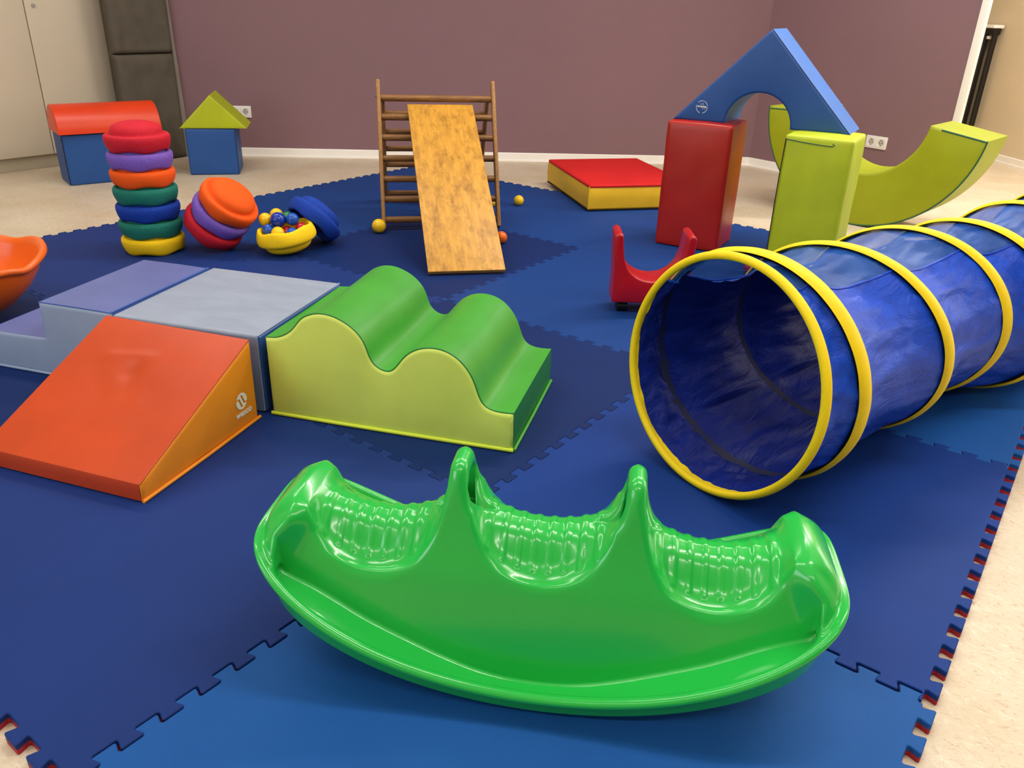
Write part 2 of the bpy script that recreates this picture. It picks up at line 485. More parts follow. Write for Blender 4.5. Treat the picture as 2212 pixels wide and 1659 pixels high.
H = 2.85
fl = mesh('floor', [(-6.2, -5, 0), (6, -5, 0), (6, 9, 0), (-6.2, 9, 0), (-6.2, -5, -.1), (6, -5, -.1), (6, 9, -.1), (-6.2, 9, -.1)],
          [(0, 1, 2, 3), (4, 5, 6, 7), (0, 1, 5, 4), (1, 2, 6, 5), (2, 3, 7, 6), (3, 0, 4, 7)], M['lino'], smooth=False)
fl['kind'] = 'structure'
ce = mesh('ceiling', [(-6.2, -5, H), (6, -5, H), (6, 9, H), (-6.2, 9, H), (-6.2, -5, H + .1), (6, -5, H + .1), (6, 9, H + .1), (-6.2, 9, H + .1)],
          [(0, 1, 2, 3), (4, 5, 6, 7), (0, 1, 5, 4), (1, 2, 6, 5), (2, 3, 7, 6), (3, 0, 4, 7)], M['ceil'], smooth=False)
ce['kind'] = 'structure'
BD = Vector((.758, .652)); BC = Vector((-3.1638, 3.3656))          # back wall line
CORN = Vector((-1.3247, 4.9476)); RD = Vector((.9602, -.2792))     # right wall
BL = BC + BD * ((-4.66 - BC.x) / BD.x)
END = Vector((.085, 4.538))
wallpanel('wall_back', BL, CORN, 0, H, M['purple'])
wallpanel('wall_right', CORN, END, 0, H, M['purple'], .02)
BGD = Vector((.671, -.7414)); BG = Vector((.2567, 6.6077))
wallpanel('wall_far', BG - BGD * 2.2, BG + BGD * 6.5, 0, H, M['cream_wall'])
nb = Vector((-RD.y, RD.x))
wallpanel('wall_return', END - RD * .55 + nb * .25, END - RD * 2.2 + nb * 2.6, 0, H, M['cream_wall'], .1)
wallpanel('wall_niche', (-6.1, 2.62), (-4.78, 2.12), 0, H, M['cream_wall'], .1)
wallpanel('wall_left', (-5.35, -4.9), (-5.35, 2.3), 0, H, M['cream_wall'], .1)
wallpanel('wall_front', (5.0, -4.2), (-5.3, -4.2), 0, H, M['cream_wall'], .1)

def baseboard(name, a, b, n):
    a = Vector((a[0], a[1])); b = Vector((b[0], b[1])); d = (b - a).normalized(); n = Vector(n)
    prof = [(0.0015, 0), (.016, 0), (.016, .011), (.012, .013), (.012, .058), (.009, .063), (.0015, .063)]
    v, f = [], []
    for p in (a, b):
        for o_, z in prof: v.append((p.x + n.x * o_, p.y + n.y * o_, z))
    k = len(prof)
    for i in range(k): f.append((i, (i + 1) % k, k + (i + 1) % k, k + i))
    f.append(tuple(range(k))); f.append(tuple(range(k, 2 * k)))
    o = mesh(name, v, f, M['white_trim'], smooth=False); o['kind'] = 'structure'
bn = Vector((BD.y, -BD.x)); rn = Vector((RD.y, -RD.x))
baseboard('baseboard_back', BL, CORN - BD * .005, bn)
baseboard('baseboard_right', CORN + RD * .005, END - RD * .001, rn)
gn = Vector((BGD.y, -BGD.x))
baseboard('baseboard_far', BG - BGD * 2.1, BG + BGD * 6.3, gn)
# white corner trim on the free end of the mauve wall
def trim(name, a, b, z0, z1, mat):
    bm = bmesh.new(); a = Vector(a); b = Vector(b); d = (b - a); L = d.length
    add_box(bm, 0, L, -.010, .022, z0, z1, .002, 2)
    o = from_bm(name, bm, mat); o.location = (a.x, a.y, 0); o.rotation_euler = (0, 0, math.atan2(d.y, d.x)); o['kind'] = 'structure'
trim('trim_1', END, END + RD * .046, 0, H, M['white_trim'])

# ------------------------------------------------------------- wall sockets
def socket(label, c, d, n, parts=2):
    rz = math.atan2(d.y, d.x)
    t = thing('wall_socket', label, 'socket', (c.x + n.x * .0005, c.y + n.y * .0005, .315), rz, 'double wall sockets on the mauve walls')
    W = .081 * parts - .01 if parts > 1 else .081
    box('cover_plate', (-W / 2, W / 2, -.0095, 0, -.0405, .0405), M['socket'], t, .003)
    for i in range(parts):
        cx = (i - (parts - 1) / 2) * .071
        v, f = [], []
        prof = [(.0275, -.0100), (.0275, -.0118), (.0205, -.0118), (.0195, -.011), (.0190, -.0098), (.0, -.0098)]
        n_ = 28
        for r, y in prof:
            for k in range(n_):
                a = 2 * PI * k / n_; sq = 1.0
                if r > .021:
                    sq = 1 / max(abs(math.cos(a)), abs(math.sin(a))) ; sq = min(sq, 1.25)
                v.append((cx + math.cos(a) * r * sq, y, math.sin(a) * r * sq))
        for s in range(len(prof) - 1):
            for k in range(n_):
                f.append((s * n_ + k, s * n_ + (k + 1) % n_, (s + 1) * n_ + (k + 1) % n_, (s + 1) * n_ + k))
        ins = mesh('socket_insert', v, f, M['socket'], t, sharp=40)
        v, f = [], []
        for k in range(n_): v.append((cx + math.cos(2 * PI * k / n_) * .0192, -.0101, math.sin(2 * PI * k / n_) * .0192))
        f.append(tuple(range(n_)))
        rec = mesh('recess', v, f, M['socket_in'], ins, smooth=False)
        bm = bmesh.new()
        for sx in (-1, 1):
            add_box(bm, cx + sx * .0095 - .0025, cx + sx * .0095 + .0025, -.0108, -.0102, -.0025, .0025)
        add_box(bm, cx - .004, cx + .004, -.013, -.0102, .0165, .019); add_box(bm, cx - .004, cx + .004, -.013, -.0102, -.019, -.0165)
        from_bm('contact', bm, M['seam_dk'], ins, smooth=False)
    return t
c1 = Vector((-4.171, 2.499)) - BD * .071
socket('white double wall socket behind the small lime roof block', BC + BD * ((c1 - BC).dot(BD)), BD, bn)
c2 = Vector((-.36, 4.667))
socket('white double wall socket to the right of the arch', CORN + RD * ((c2 - CORN).dot(RD)), RD, rn)

# ----------------------------------------------------------- tube radiator
rad = thing('tube_radiator', 'black vertical tube radiator with a white top bracket beside the white corner trim', 'radiator', (-.19 + gn.x * .06, 7.10 + gn.y * .06, 0), math.atan2(BGD.y, BGD.x))
for dx, r, z0, z1, y in ((-.13, .030, .1, 1.0, 0), (-.06, .030, .1, 1.0, 0), (.012, .034, .1, 1.0, -.012), (.128, .023, .24, 1.0, 0)):
    path = [(dx, y, z0), (dx, y, z0 + .01)] + [(dx, y, z1)]
    tube('radiator_tube', path, r, M['black'], rad, 16)
box('header', (-.17, .151, -.03, .03, .965, 1.015), M['black'], rad, .006)
box('top_bracket', (-.19, .155, -.045, .045, 1.015, 1.04), M['white_trim'], rad, .004)
box('clip', (.052, .085, -.02, .02, .93, .955), M['white_trim'], rad, .003)
box('wall_bracket', (-.19, -.06, .03, .058, .5, .53), M['black'], rad, .002)
box('foot', (-.19, -.06, -.02, .02, 0, .1), M['black'], rad, .004)

# ================================================================= CABINET
cab = thing('cupboard', 'tall beige laminate cupboard with double doors and a plinth at the left edge', 'cupboard', (-4.717, 0, 0), 0)
box('carcass', (-.40, -.0205, .1, 1.83, .085, 2.3), M['cab'], cab, .003)
box('plinth', (-.39, -.03, .1, 1.825, 0.0005, .085), M['plinth'], cab, .002)
for y0, y1 in ((.80, 1.314), (1.320, 1.829)):
    d = box('door', (-.02, 0, y0, y1, .088, 2.29), M['cab'], cab, .002)
    if y1 > 1.5:
        v, f = tube_mesh([(0.0002, y0 + .052, .983), (.006, y0 + .052, .983)], .012, 20)
        lk = mesh('lock', v, f, M['steel'], d, sharp=40)
        box('keyhole', (.006, .0066, y0 + .0505, y0 + .0535, .977, .989), M['seam_dk'], lk, 0)
box('door', (-.02, 0, .11, .794, .088, 2.29), M['cab'], cab, .002)

# ========================================================= FOLDED MATTRESS
mt = thing('folding_mattress', 'dark grey folded mattress standing between cupboard and mauve wall', 'mattress', (-4.466, 1.72, 0), math.radians(90))
# local x runs along its visible face, local y into the depth (towards -x world)
def cushion(z0, z1, seed):
    w, d = .423, .10
    nx, nz = 26, 34
    verts, faces = [], []
    def face(u, v):
        e = min(u, 1 - u) * w; g = min(v, 1 - v) * (z1 - z0)
        r = .035
        b = 0
        if e < r: b += r - math.sqrt(max(0, r * r - (r - e) ** 2))
        if g < r: b += r - math.sqrt(max(0, r * r - (r - g) ** 2))
        wv = noise.noise(Vector((u * 3 + seed, v * 5, 0))) * .010 + noise.noise(Vector((u * 7 + v * 4, v * 6 - u * 3, seed))) * .008
        return Vector((u * w, min(b, .05) + wv * min(1, e / .05) * min(1, g / .05), z0 + v * (z1 - z0)))
    for j in range(nz + 1):
        for i in range(nx + 1):
            t = lambda k, n: (k / n) if True else 0
            u = .5 - .5 * math.cos(PI * i / nx); v = .5 - .5 * math.cos(PI * j / nz)
            verts.append(face(u, v))
    for j in range(nz):
        for i in range(nx):
            a = j * (nx + 1) + i; faces.append((a, a + 1, a + nx + 2, a + nx + 1))
    # sides / back
    ring = [j * (nx + 1) for j in range(nz + 1)][::-1]
    ring = [i for i in range(nx + 1)] + [j * (nx + 1) + nx for j in range(1, nz + 1)] + [nz * (nx + 1) + i for i in range(nx - 1, -1, -1)] + [j * (nx + 1) for j in range(nz - 1, 0, -1)]
    base = len(verts)
    for i in ring:
        p = verts[i]; verts.append(Vector((p.x, d, p.z)))
    m_ = len(ring)
    for k in range(m_):
        faces.append((ring[k], ring[(k + 1) % m_], base + (k + 1) % m_, base + k))
    faces.append(tuple(base + k for k in range(m_)))
    o = mesh('cushion', verts, faces, M['gray_cloth'], mt)
    # zip / piping down the right edge
    pts = [(w - .006, .05 + .006 * math.sin(k * 1.3 + seed), z0 + .03 + (z1 - z0 - .06) * k / 12) for k in range(13)]
    tube('zip', catmull(pts, 3), .0035, M['zip'], o, 6)
    return o
cushion(.002, .70, 1.0); cushion(.705, 1.40, 4.2)
o = mesh('edge_panel', [(.424, .030, .003), (.474, .045, .003), (.447, .045, 1.40), (.428, .030, 1.40), (.424, .055, .003), (.474, .055, .003), (.447, .055, 1.40), (.428, .055, 1.40)],
     [(0, 1, 2, 3), (4, 5, 6, 7), (0, 1, 5, 4), (1, 2, 6, 5), (2, 3, 7, 6), (3, 0, 4, 7)], M['gray_side'], mt, smooth=False)
o['label'] = 'lighter grey edge'

# ==================================================================== MATS
NT = 14
def tooth(s):
    """signed offset of a puzzle seam (metres) and lateral dovetail shift, s in metres along the seam"""
    pass
def seam_points(n=NT, pitch=1.0 / NT, dep=.0115):
    """list of (s, off) along 0..1 for one puzzle edge; rounded dovetail teeth"""
    pts = []
    for k in range(n):
        s0 = k * pitch
        a, b = s0 + pitch * .25, s0 + pitch * .75
        dv = pitch * .035; r = .004
        # neck -> tip, dovetailed with rounded corners
        def corner(cx, cy, a0, a1):
            for i in range(4):
                t = a0 + (a1 - a0) * i / 3
                pts.append((cx + r * math.cos(t), cy + r * math.sin(t)))
        corner(a - r + dv, -dep + r, -PI / 2, 0)
        corner(a + r - dv, dep - r, PI, PI / 2)
        corner(b - r + dv, dep - r, PI / 2, 0)
        corner(b + r - dv, -dep + r, PI, PI * 1.5)
    return pts
EDGE = seam_points()
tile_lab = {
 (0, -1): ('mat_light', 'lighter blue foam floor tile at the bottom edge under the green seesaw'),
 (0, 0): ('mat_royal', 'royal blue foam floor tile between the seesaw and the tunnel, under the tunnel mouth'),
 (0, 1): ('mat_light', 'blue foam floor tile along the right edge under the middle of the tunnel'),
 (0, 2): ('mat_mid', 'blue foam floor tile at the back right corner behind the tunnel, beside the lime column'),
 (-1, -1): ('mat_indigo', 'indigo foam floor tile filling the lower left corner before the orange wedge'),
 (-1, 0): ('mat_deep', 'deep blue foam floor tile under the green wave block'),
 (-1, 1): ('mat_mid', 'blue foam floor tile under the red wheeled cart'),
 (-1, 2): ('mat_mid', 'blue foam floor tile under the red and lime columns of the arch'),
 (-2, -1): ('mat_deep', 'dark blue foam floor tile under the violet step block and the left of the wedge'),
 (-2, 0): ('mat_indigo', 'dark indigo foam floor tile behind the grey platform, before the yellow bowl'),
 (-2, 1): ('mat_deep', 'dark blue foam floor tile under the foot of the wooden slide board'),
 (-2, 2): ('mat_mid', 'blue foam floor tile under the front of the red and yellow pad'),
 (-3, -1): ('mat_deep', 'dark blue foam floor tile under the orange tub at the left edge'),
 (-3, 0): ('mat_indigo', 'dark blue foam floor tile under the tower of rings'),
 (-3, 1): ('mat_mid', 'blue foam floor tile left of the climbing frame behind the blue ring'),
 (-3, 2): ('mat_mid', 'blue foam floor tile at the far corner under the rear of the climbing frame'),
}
def tile_outline():
    P = []
    q = EDGE[0][1]
    P += [(s, off) for s, off in EDGE] + [(1 + q, q)]                        # bottom, y = 0 + off
    P += [(1 + off, s) for s, off in EDGE] + [(1 + q, 1 + q)]                # right, x = 1 + off
    P += [(s, 1 + off) for s, off in reversed(EDGE)] + [(q, 1 + q)]          # top
    P += [(off, s) for s, off in reversed(EDGE)] + [(q, q)]                  # left
    return P
OUT = tile_outline()
def ring_mesh(rings, capb=True, capt=True):
    n = len(rings[0]); v = [p for r in rings for p in r]; f = []
    for s in range(len(rings) - 1):
        for i in range(n):
            j = (i + 1) % n
            f.append((s * n + i, s * n + j, (s + 1) * n + j, (s + 1) * n + i))
    if capb: f.append(tuple(range(n))[::-1])
    if capt: f.append(tuple((len(rings) - 1) * n + i for i in range(n)))
    return v, f
o0 = inset(OUT, .0005); o1 = inset(OUT, .0021)
zt = lambda ring, z: [(x, y, z) for x, y in ring]
v1, f1 = ring_mesh([zt(o0, T / 2), zt(o0, T - .0014), zt(o1, T)], capb=False, capt=False)
v2, f2 = ring_mesh([zt(o0, 0.0004), zt(o0, T / 2)], capb=False, capt=False)
ex_, fs_ = fill2d(o1)
v1 = v1 + [(x, y, T) for x, y in ex_]
f1 = f1 + [tuple(2 * len(o1) + i for i in f) for f in fs_]
ex_, fs_ = fill2d(o0); assert not ex_
f2 = f2 + [tuple(f) for f in fs_]
proto = {}
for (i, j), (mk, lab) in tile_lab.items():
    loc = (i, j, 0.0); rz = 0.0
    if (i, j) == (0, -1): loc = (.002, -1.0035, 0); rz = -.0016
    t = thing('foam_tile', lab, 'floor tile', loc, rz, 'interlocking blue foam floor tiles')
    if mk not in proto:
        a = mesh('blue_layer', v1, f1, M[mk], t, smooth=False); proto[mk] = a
    else:
        a = proto[mk].copy(); COL.objects.link(a); a.parent = t
    if 'red' not in proto:
        b = mesh('red_layer', v2, f2, M['mat_red'], t, smooth=False); b['label'] = 'red underside layer'; proto['red'] = b
    else:
        b = proto['red'].copy(); COL.objects.link(b); b.parent = t

# =================================================== SOFT-PLAY CORNER MODULES
# ---- green wave block
wv = thing('wave_block', 'green double-hump wave block with yellow-green side, beside the grey platform', 'foam block', (-.719, -.045, T), math.atan2(.262, .647))
raw = [(0, .234), (.022, .236), (.044, .240), (.08, .261), (.108, .298), (.136, .314), (.166, .322), (.205, .319), (.25, .299), (.281, .270), (.295, .241), (.304, .212), (.323, .190), (.353, .181), (.375, .195), (.399, .229), (.429, .253), (.467, .266), (.511, .264), (.548, .246), (.579, .212), (.596, .175), (.609, .137), (.63, .117), (.662, .111), (.699, .113)]
# smooth it
top = catmull(raw, 5)
for _ in range(6):
    top = [top[0]] + [(.25 * a[0] + .5 * b[0] + .25 * c[0], .25 * a[1] + .5 * b[1] + .25 * c[1]) for a, b, c in zip(top[:-2], top[1:-1], top[2:])] + [top[-1]]
WD = .452
def wsag(x, z, v):
    e = min(v, 1 - v)
    return noise.noise(Vector((x * 7, v * 2.2, 3))) * .004 * min(1, e * 8) - .003 * math.sin(PI * v)
strip('top_cover', top, 0, WD, M['v_green'], wv, closed=False, ny=28, sharp=50, sag=wsag)
strip('end_panel', [(.699, .113), (.7005, .08), (.7005, .04), (.699, .004)], 0, WD, M['v_green_d'], wv, closed=False, ny=8)
strip('end_panel', [(0, .004), (-.001, .1), (0, .234)], 0, WD, M['v_green'], wv, closed=False, ny=4)
lower = [(.699, .085), (.6995, .05), (.699, .004)] + [(.699 - .699 * k / 24, .004) for k in range(1, 24)] + [(0, .004), (0, .06), (0, .12), (0, .18)]
poly = top + lower
cap_panel('side_panel', poly, 0, -1, M['v_ygreen'], wv, .007)
cap_panel('side_panel', poly, WD, 1, M['v_ygreen'], wv, .007)
strip('bottom_panel', [(0, .004), (.35, .003), (.699, .004)], 0, WD, M['v_green_d'], wv, closed=False, ny=2)
tube('hem', [(-.002, -.006, .0062), (.2, -.008, .0060), (.45, -.008, .0060), (.702, -.006, .0062)], .0055, M['v_ygreen_h'], wv, 8)
tube('hem', [(.7035, -.004, .006), (.7045, .2, .006), (.7035, WD, .006)], .005, M['v_green'], wv, 8)
tube('seam', [(x, -.001, z + .0004) for x, z in top], .0022, M['v_green_d'], wv, 6)

# ---- grey platform
pf = thing('platform_block', 'low square grey platform block with blue side between steps and wave block', 'foam block', (-.745, -.054, T), 3.511 - PI / 2 * 0)
# local x runs to the left (image), local -y to the back
PW, PD, PH = .466, .487, .231
pillow_box('cover', PW, PD, PH, M['v_grey'], pf, .006, .003, x0=0, y0=-PD, z0=.001)
# blue strip along the right hand side
mesh('side_panel', [(-.0042, -.006, .004), (-.0042, -PD + .006, .004), (-.0042, -PD + .006, PH - .006), (-.0042, -.006, PH - .006),
                    (-.0012, -.002, .003), (-.0012, -PD + .002, .003), (-.0012, -PD + .002, PH - .002), (-.0012, -.002, PH - .002)],
     [(0, 1, 2, 3), (0, 4, 5, 1), (1, 5, 6, 2), (2, 6, 7, 3), (3, 7, 4, 0)], M['v_navy'], pf, smooth=False)
strip('front_panel', [(0.002, .004), (.002, PH - .004), (PW - .002, PH - .004), (PW - .002, .004)], .0035, .0037, M['v_step_s'], pf, ny=1, sharp=10)
mesh('front_cover', [(.001, .0048, .004), (PW - .001, .0048, .004), (PW - .001, .0048, PH - .005), (.001, .0048, PH - .005)], [(0, 1, 2, 3)], M['v_step_s'], pf, smooth=False)
tube('seam', [(.0, .001, PH - .001), (.0, -.2, PH - .0005), (.0, -PD, PH - .001)], .0028, M['v_step_s'], pf, 6)
tube('seam', [(.0, .003, .006), (.0, .003, PH - .002)], .003, M['v_step_s'], pf, 6)

# ---- orange wedge
wa = Vector((-.59, -.521)); wb = Vector((-.72, -.09)); wdv = (wb - wa).normalized()
wg = thing('wedge_block', 'orange wedge ramp block with amber side leaning up to the grey platform', 'foam block', (wa.x, wa.y, T), math.atan2(wdv.y, wdv.x) + .026)
WL, WW = .452, .47                        # local x uphill, local y to the image left
prof = [(0, .003), (0, .049), (WL, .236), (WL, .003)]
cap_panel('side_panel', resample(prof + [prof[0]], .03)[:-1], 0, -1, M['v_wedge_s'], wg, .005)
cap_panel('side_panel', resample(prof + [prof[0]], .03)[:-1], WW, 1, M['v_wedge_s'], wg, .005)
# ramp with the dent that children leave
verts, faces = [], []
nx, ny = 60, 50
for j in range(ny + 1):
    for i in range(nx + 1):
        u, v = i / nx, j / ny
        x = u * WL; y = v * WW; z = .049 + u * .187
        e = min(u * 2, (1 - u) * 2, v * 3, (1 - v) * 3, 1)
        fold = math.exp(-((u - .74 - .03 * math.sin(v * 5)) / .035) ** 2) * math.exp(-((v - .63) / .17) ** 4)
        dimp = math.exp(-((u - .66) / .07) ** 2 - ((v - .55) / .07) ** 2)
        broad = math.exp(-((u - .5) / .3) ** 2 - ((v - .6) / .3) ** 2)
        z += e * (.006 * fold - .008 * dimp - .006 * broad + .0015 * noise.noise(Vector((x * 16, y * 16, 0))))
        verts.append((x, y, z))
for j in range(ny):
    for i in range(nx):
        a = j * (nx + 1) + i; faces.append((a, a + 1, a + nx + 2, a + nx + 1))
mesh('ramp', verts, faces, M['v_wedge'], wg)
strip('front_panel', [(0, .049), (-.0012, .044), (-.0018, .026), (-.0008, .004)], 0, WW, M['v_wedge'], wg, closed=False, ny=10, sharp=60)
strip('back_panel', [(WL, .236), (WL, .003), (0, .003)], 0, WW, M['v_wedge'], wg, closed=False, ny=2)
tube('hem', [(-.002, -.006, .005), (.22, -.009, .005), (WL + .004, -.007, .005)], .0048, M['v_wedge_s'], wg, 8)
tube('seam', [(0, -.001, .049), (WL, -.001, .236)], .002, M['v_wedge'], wg, 6)
# printed mark on the amber side
em = Matrix(((1, 0, 0, .385), (0, 0, -1, -.0062), (0, 1, 0, .085), (0, 0, 0, 1)))
def emblem():
    R = .023; verts, faces = [], []
    # disc cut into three slanted pieces by a "w"-like double slot
    def inside(x, y):
        if x * x / (R * R) + y * y / (R * R * 1.05) > 1: return False
        xs = x + .42 * y                       # slanted coordinate
        for c, y0, y1 in ((-.0075, -.017, .010), (.0075, -.010, .017)):
            if abs(xs - c) < .0034 and y0 < y < y1: return False
        if -.0075 <= xs <= -.0041 and y > .010 and False: return False
        if xs < -.0075 + .0034 and .006 < y < .010: return False
        if xs > .0075 - .0034 and -.010 < y < -.006: return False
        return True
    n = 72; s = 2.2 * R / n; idx = {}
    def vid(i, j):
        if (i, j) not in idx:
            idx[(i, j)] = len(verts); verts.append((-1.1 * R + i * s, -1.1 * R + j * s, .0003))
        return idx[(i, j)]
    for i in range(n):
        for j in range(n):
            if inside(-1.1 * R + (i + .5) * s, -1.1 * R + (j + .5) * s):
                faces.append((vid(i, j), vid(i + 1, j), vid(i + 1, j + 1), vid(i, j + 1)))
    o = mesh('emblem', verts, faces, M['mark_white'], wg, smooth=False); o.matrix_local = em
    return o
emblem()
text_mesh('lettering', 'wesco', .026, M['mark_white'], wg, Matrix.Translation((0.004, 0, -.036)) @ em, .0006, .2)

# ---- violet step block
sa = Vector((-1.462, -.319)); sd = Vector((.164, .062)).normalized()
st = thing('step_block', 'two-step block with violet-blue treads and pale blue side, left of the grey platform', 'foam block', (-1.6115, -.3760, T), math.atan2(sd.y, sd.x))
sp = [(-.03, .003), (.452, .003), (.452, .233), (.196, .235), (.192, .12), (-.03, .117)]
SD = .457
polyS = resample(sp + [sp[0]], .025)[:-1]
cap_panel('side_panel', polyS, 0, -1, M['v_step_s'], st, .005)
cap_panel('side_panel', polyS, SD, 1, M['v_step_s'], st, .005)
strip('upper_tread', [(.452, .2335), (.34, .2355), (.196, .235)], 0, SD, M['v_step_t'], st, closed=False, ny=10)
strip('riser', [(.196, .235), (.193, .17), (.192, .12)], 0, SD, M['v_step_t'], st, closed=False, ny=4)
strip('lower_tread', [(.192, .12), (.1, .1195), (-.03, .117)], 0, SD, M['v_step_t'], st, closed=False, ny=10)
strip('back_panel', [(-.03, .117), (-.03, .003), (.452, .003), (.452, .233)], 0, SD, M['v_navy'], st, closed=False, ny=2)
tube('hem', [(-.032, -.006, .005), (.2, -.008, .005), (.45, -.006, .005)], .0045, M['v_step_s'], st, 8)
tube('seam', [(.452, -.001, .2335), (.34, -.001, .2355), (.196, -.001, .235)], .002, M['v_navy'], st, 6)
tube('seam', [(.449, 0, .235), (.449, SD * .5, .2355), (.449, SD, .235)], .003, M['v_navy'], st, 6)

# ======================================================== ARCH OF BIG BLOCKS
red = thing('foam_column', 'glossy red upright foam column under the left foot of the blue arch', 'foam block', (-.764, 2.33, T), .152)
pillow_box('cover', .31, .28, .591, M['v_red'], red, .012, .007, z0=.0005, seed=3, wr=.002)
tube('seam', [(.002, .002, .01), (.31 * .5, -.001, .007), (.308, .002, .01)], .002, M['v_red'], red, 6)
grn = thing('foam_column', 'lime green upright foam column under the right foot of the blue arch', 'foam block', (-.197, 2.325, T), .1)
pillow_box('cover', .287, .28, .591, M['v_lime_b'], grn, .012, .007, z0=.0005, seed=9, wr=.003)
tube('seam', [(.004, -.001, .01), (.003, -.003, .2), (.003, -.003, .4), (.005, -.001, .575)], .0022, M['seam_dk'], grn, 6)
tube('zip', [(.01, -.003, .572), (.08, -.006, .566), (.15, -.006, .562), (.20, -.004, .560), (.21, -.004, .566), (.20, -.003, .572)], .0018, M['piping_g'], grn, 6)
ar = thing('arch_block', 'blue triangular roof block with a round arch cut-out bridging the two columns', 'foam block', (-.765, 2.385, T + .5925), .13)
AW, AH, AD = .80, .408, .27
def archpoly():
    P = [(0, 0.002)]
    P += resample([(0, 0.002), (.247, 0.002)], .03)[1:]
    cx, r = .395, .148
    P += [(cx - r * math.cos(a), .002 + (r - .004) * math.sin(a)) for a in [PI * k / 28 for k in range(1, 28)]]
    P += resample([(.543, .002), (AW, .002)], .03)
    P += resample([(AW, .002), (AW * .503, AH)], .03)[1:]
    P += resample([(AW * .503, AH), (0, .002)], .03)[1:-1]
    return P
AP = archpoly()
cap_panel('side_panel', AP, 0, -1, M['v_blue_d'], ar, .007)  # darker than the cover: shade on the front painted into the blue
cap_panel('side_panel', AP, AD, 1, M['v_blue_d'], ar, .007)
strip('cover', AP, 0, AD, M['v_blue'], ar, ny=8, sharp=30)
tube('seam', [(AW * .503, -.001, AH), (AW * .75, -.0025, AH * .503), (AW, -.001, .003)], .0022, M['piping_b'], ar, 6)
# round printed mark
mk = Matrix(((1, 0, 0, .135), (0, 0, -1, -.0078), (0, 1, 0, .066), (0, 0, 0, 1)))
verts, faces = [], []
for a0, a1 in ((-1.35, .05), (.2, 1.25), (1.35, 2.4), (2.9, 4.45)):
    k = 14; base = len(verts)
    for i in range(k + 1):
        a = a0 + (a1 - a0) * i / k
        for r in (.0245, .0275): verts.append((math.cos(a) * r, math.sin(a) * r * 1.05, .0003))
    for i in range(k): faces.append((base + 2 * i, base + 2 * i + 1, base + 2 * i + 3, base + 2 * i + 2))
o = mesh('emblem', verts, faces, M['mark_grey'], ar, smooth=False); o.matrix_local = mk
text_mesh('lettering', 'CE', .013, M['mark_grey'], ar, Matrix.Translation((0, 0, .012)) @ mk)
text_mesh('lettering', 'Wehrfritz', .0105, M['mark_white'], ar, Matrix.Translation((0, 0, .001)) @ mk, .0005)
text_mesh('lettering', 'GmbH', .0065, M['mark_grey'], ar, Matrix.Translation((.009, 0, -.008)) @ mk)

# ================================================= LITTLE HOUSE AND TUNNEL BLOCK
cube = thing('foam_cube', 'blue foam cube on the lino floor under the small lime roof', 'foam block', (-3.882, 1.771, 0.0), .857)
pillow_box('cover', .309, .30, .294, M['v_blue_d'], cube, .009, .004, z0=.0008, seed=5)
tube('seam', [(.309, -.002, .01), (.309, -.003, .284)], .002, M['piping_b'], cube, 6)
rf = thing('roof_block', 'small lime green triangular roof block on the blue cube', 'foam block', (-3.902, 1.748, .2958), .84)
RW, RH = .415, .205
RP = resample([(0, .001), (RW, .001)], .03)[:-1] + resample([(RW, .001), (RW / 2, RH)], .03)[:-1] + resample([(RW / 2, RH), (0, .001)], .03)[:-1]
cap_panel('side_panel', RP, 0, -1, M['v_lime'], rf, .004)
cap_panel('side_panel', RP, .30, 1, M['v_lime'], rf, .004)
strip('cover', RP, 0, .30, M['v_lime'], rf, ny=6, sharp=30)

bx = thing('foam_cuboid', 'long blue foam cuboid on the floor under the red half-cylinder', 'foam block', (-4.083, 1.082, 0), math.radians(74))
pillow_box('cover', .56, .25, .296, M['v_blue_d'], bx, .008, .004, z0=.0008, seed=2)
tube('seam', [(.002, -.001, .008), (.002, -.001, .288)], .0026, M['seam_dk'], bx, 6)
tube('seam', [(.002, -.001, .288), (.004, .12, .293), (.004, .248, .29)], .002, M['piping_b'], bx, 6)
hc = thing('half_cylinder', 'orange-red half-round roll block lying flat side down on the blue cuboid', 'foam block', (-4.078, 1.072, .2985), math.radians(74))
# local x along the roll, local y across (depth)
HL, HR = .58, .145
HPp = [(HR - HR * math.cos(a), .004 + HR * 1.10 * math.sin(a)) for a in [PI * k / 28 for k in range(29)]] + [(2 * HR - 2 * HR * k / 10, .002) for k in range(1, 10)]
def rot_yz(o): pass
# build with profile in (y,z) by swapping axes
hcr = Matrix(((0, 1, 0, 0), (1, 0, 0, -.02), (0, 0, 1, 0), (0, 0, 0, 1)))
for nm, fn in (('end_panel', lambda: cap_panel('end_panel', HPp, 0, -1, M['v_orange_r'], hc, .006)),
               ('end_panel', lambda: cap_panel('end_panel', HPp, HL, 1, M['v_orange_r'], hc, .006)),
               ('cover', lambda: strip('cover', HPp, 0, HL, M['v_orange_r'], hc, ny=10, sharp=35))):
    o = fn()
    o.data.transform(hcr); o.data.flip_normals()

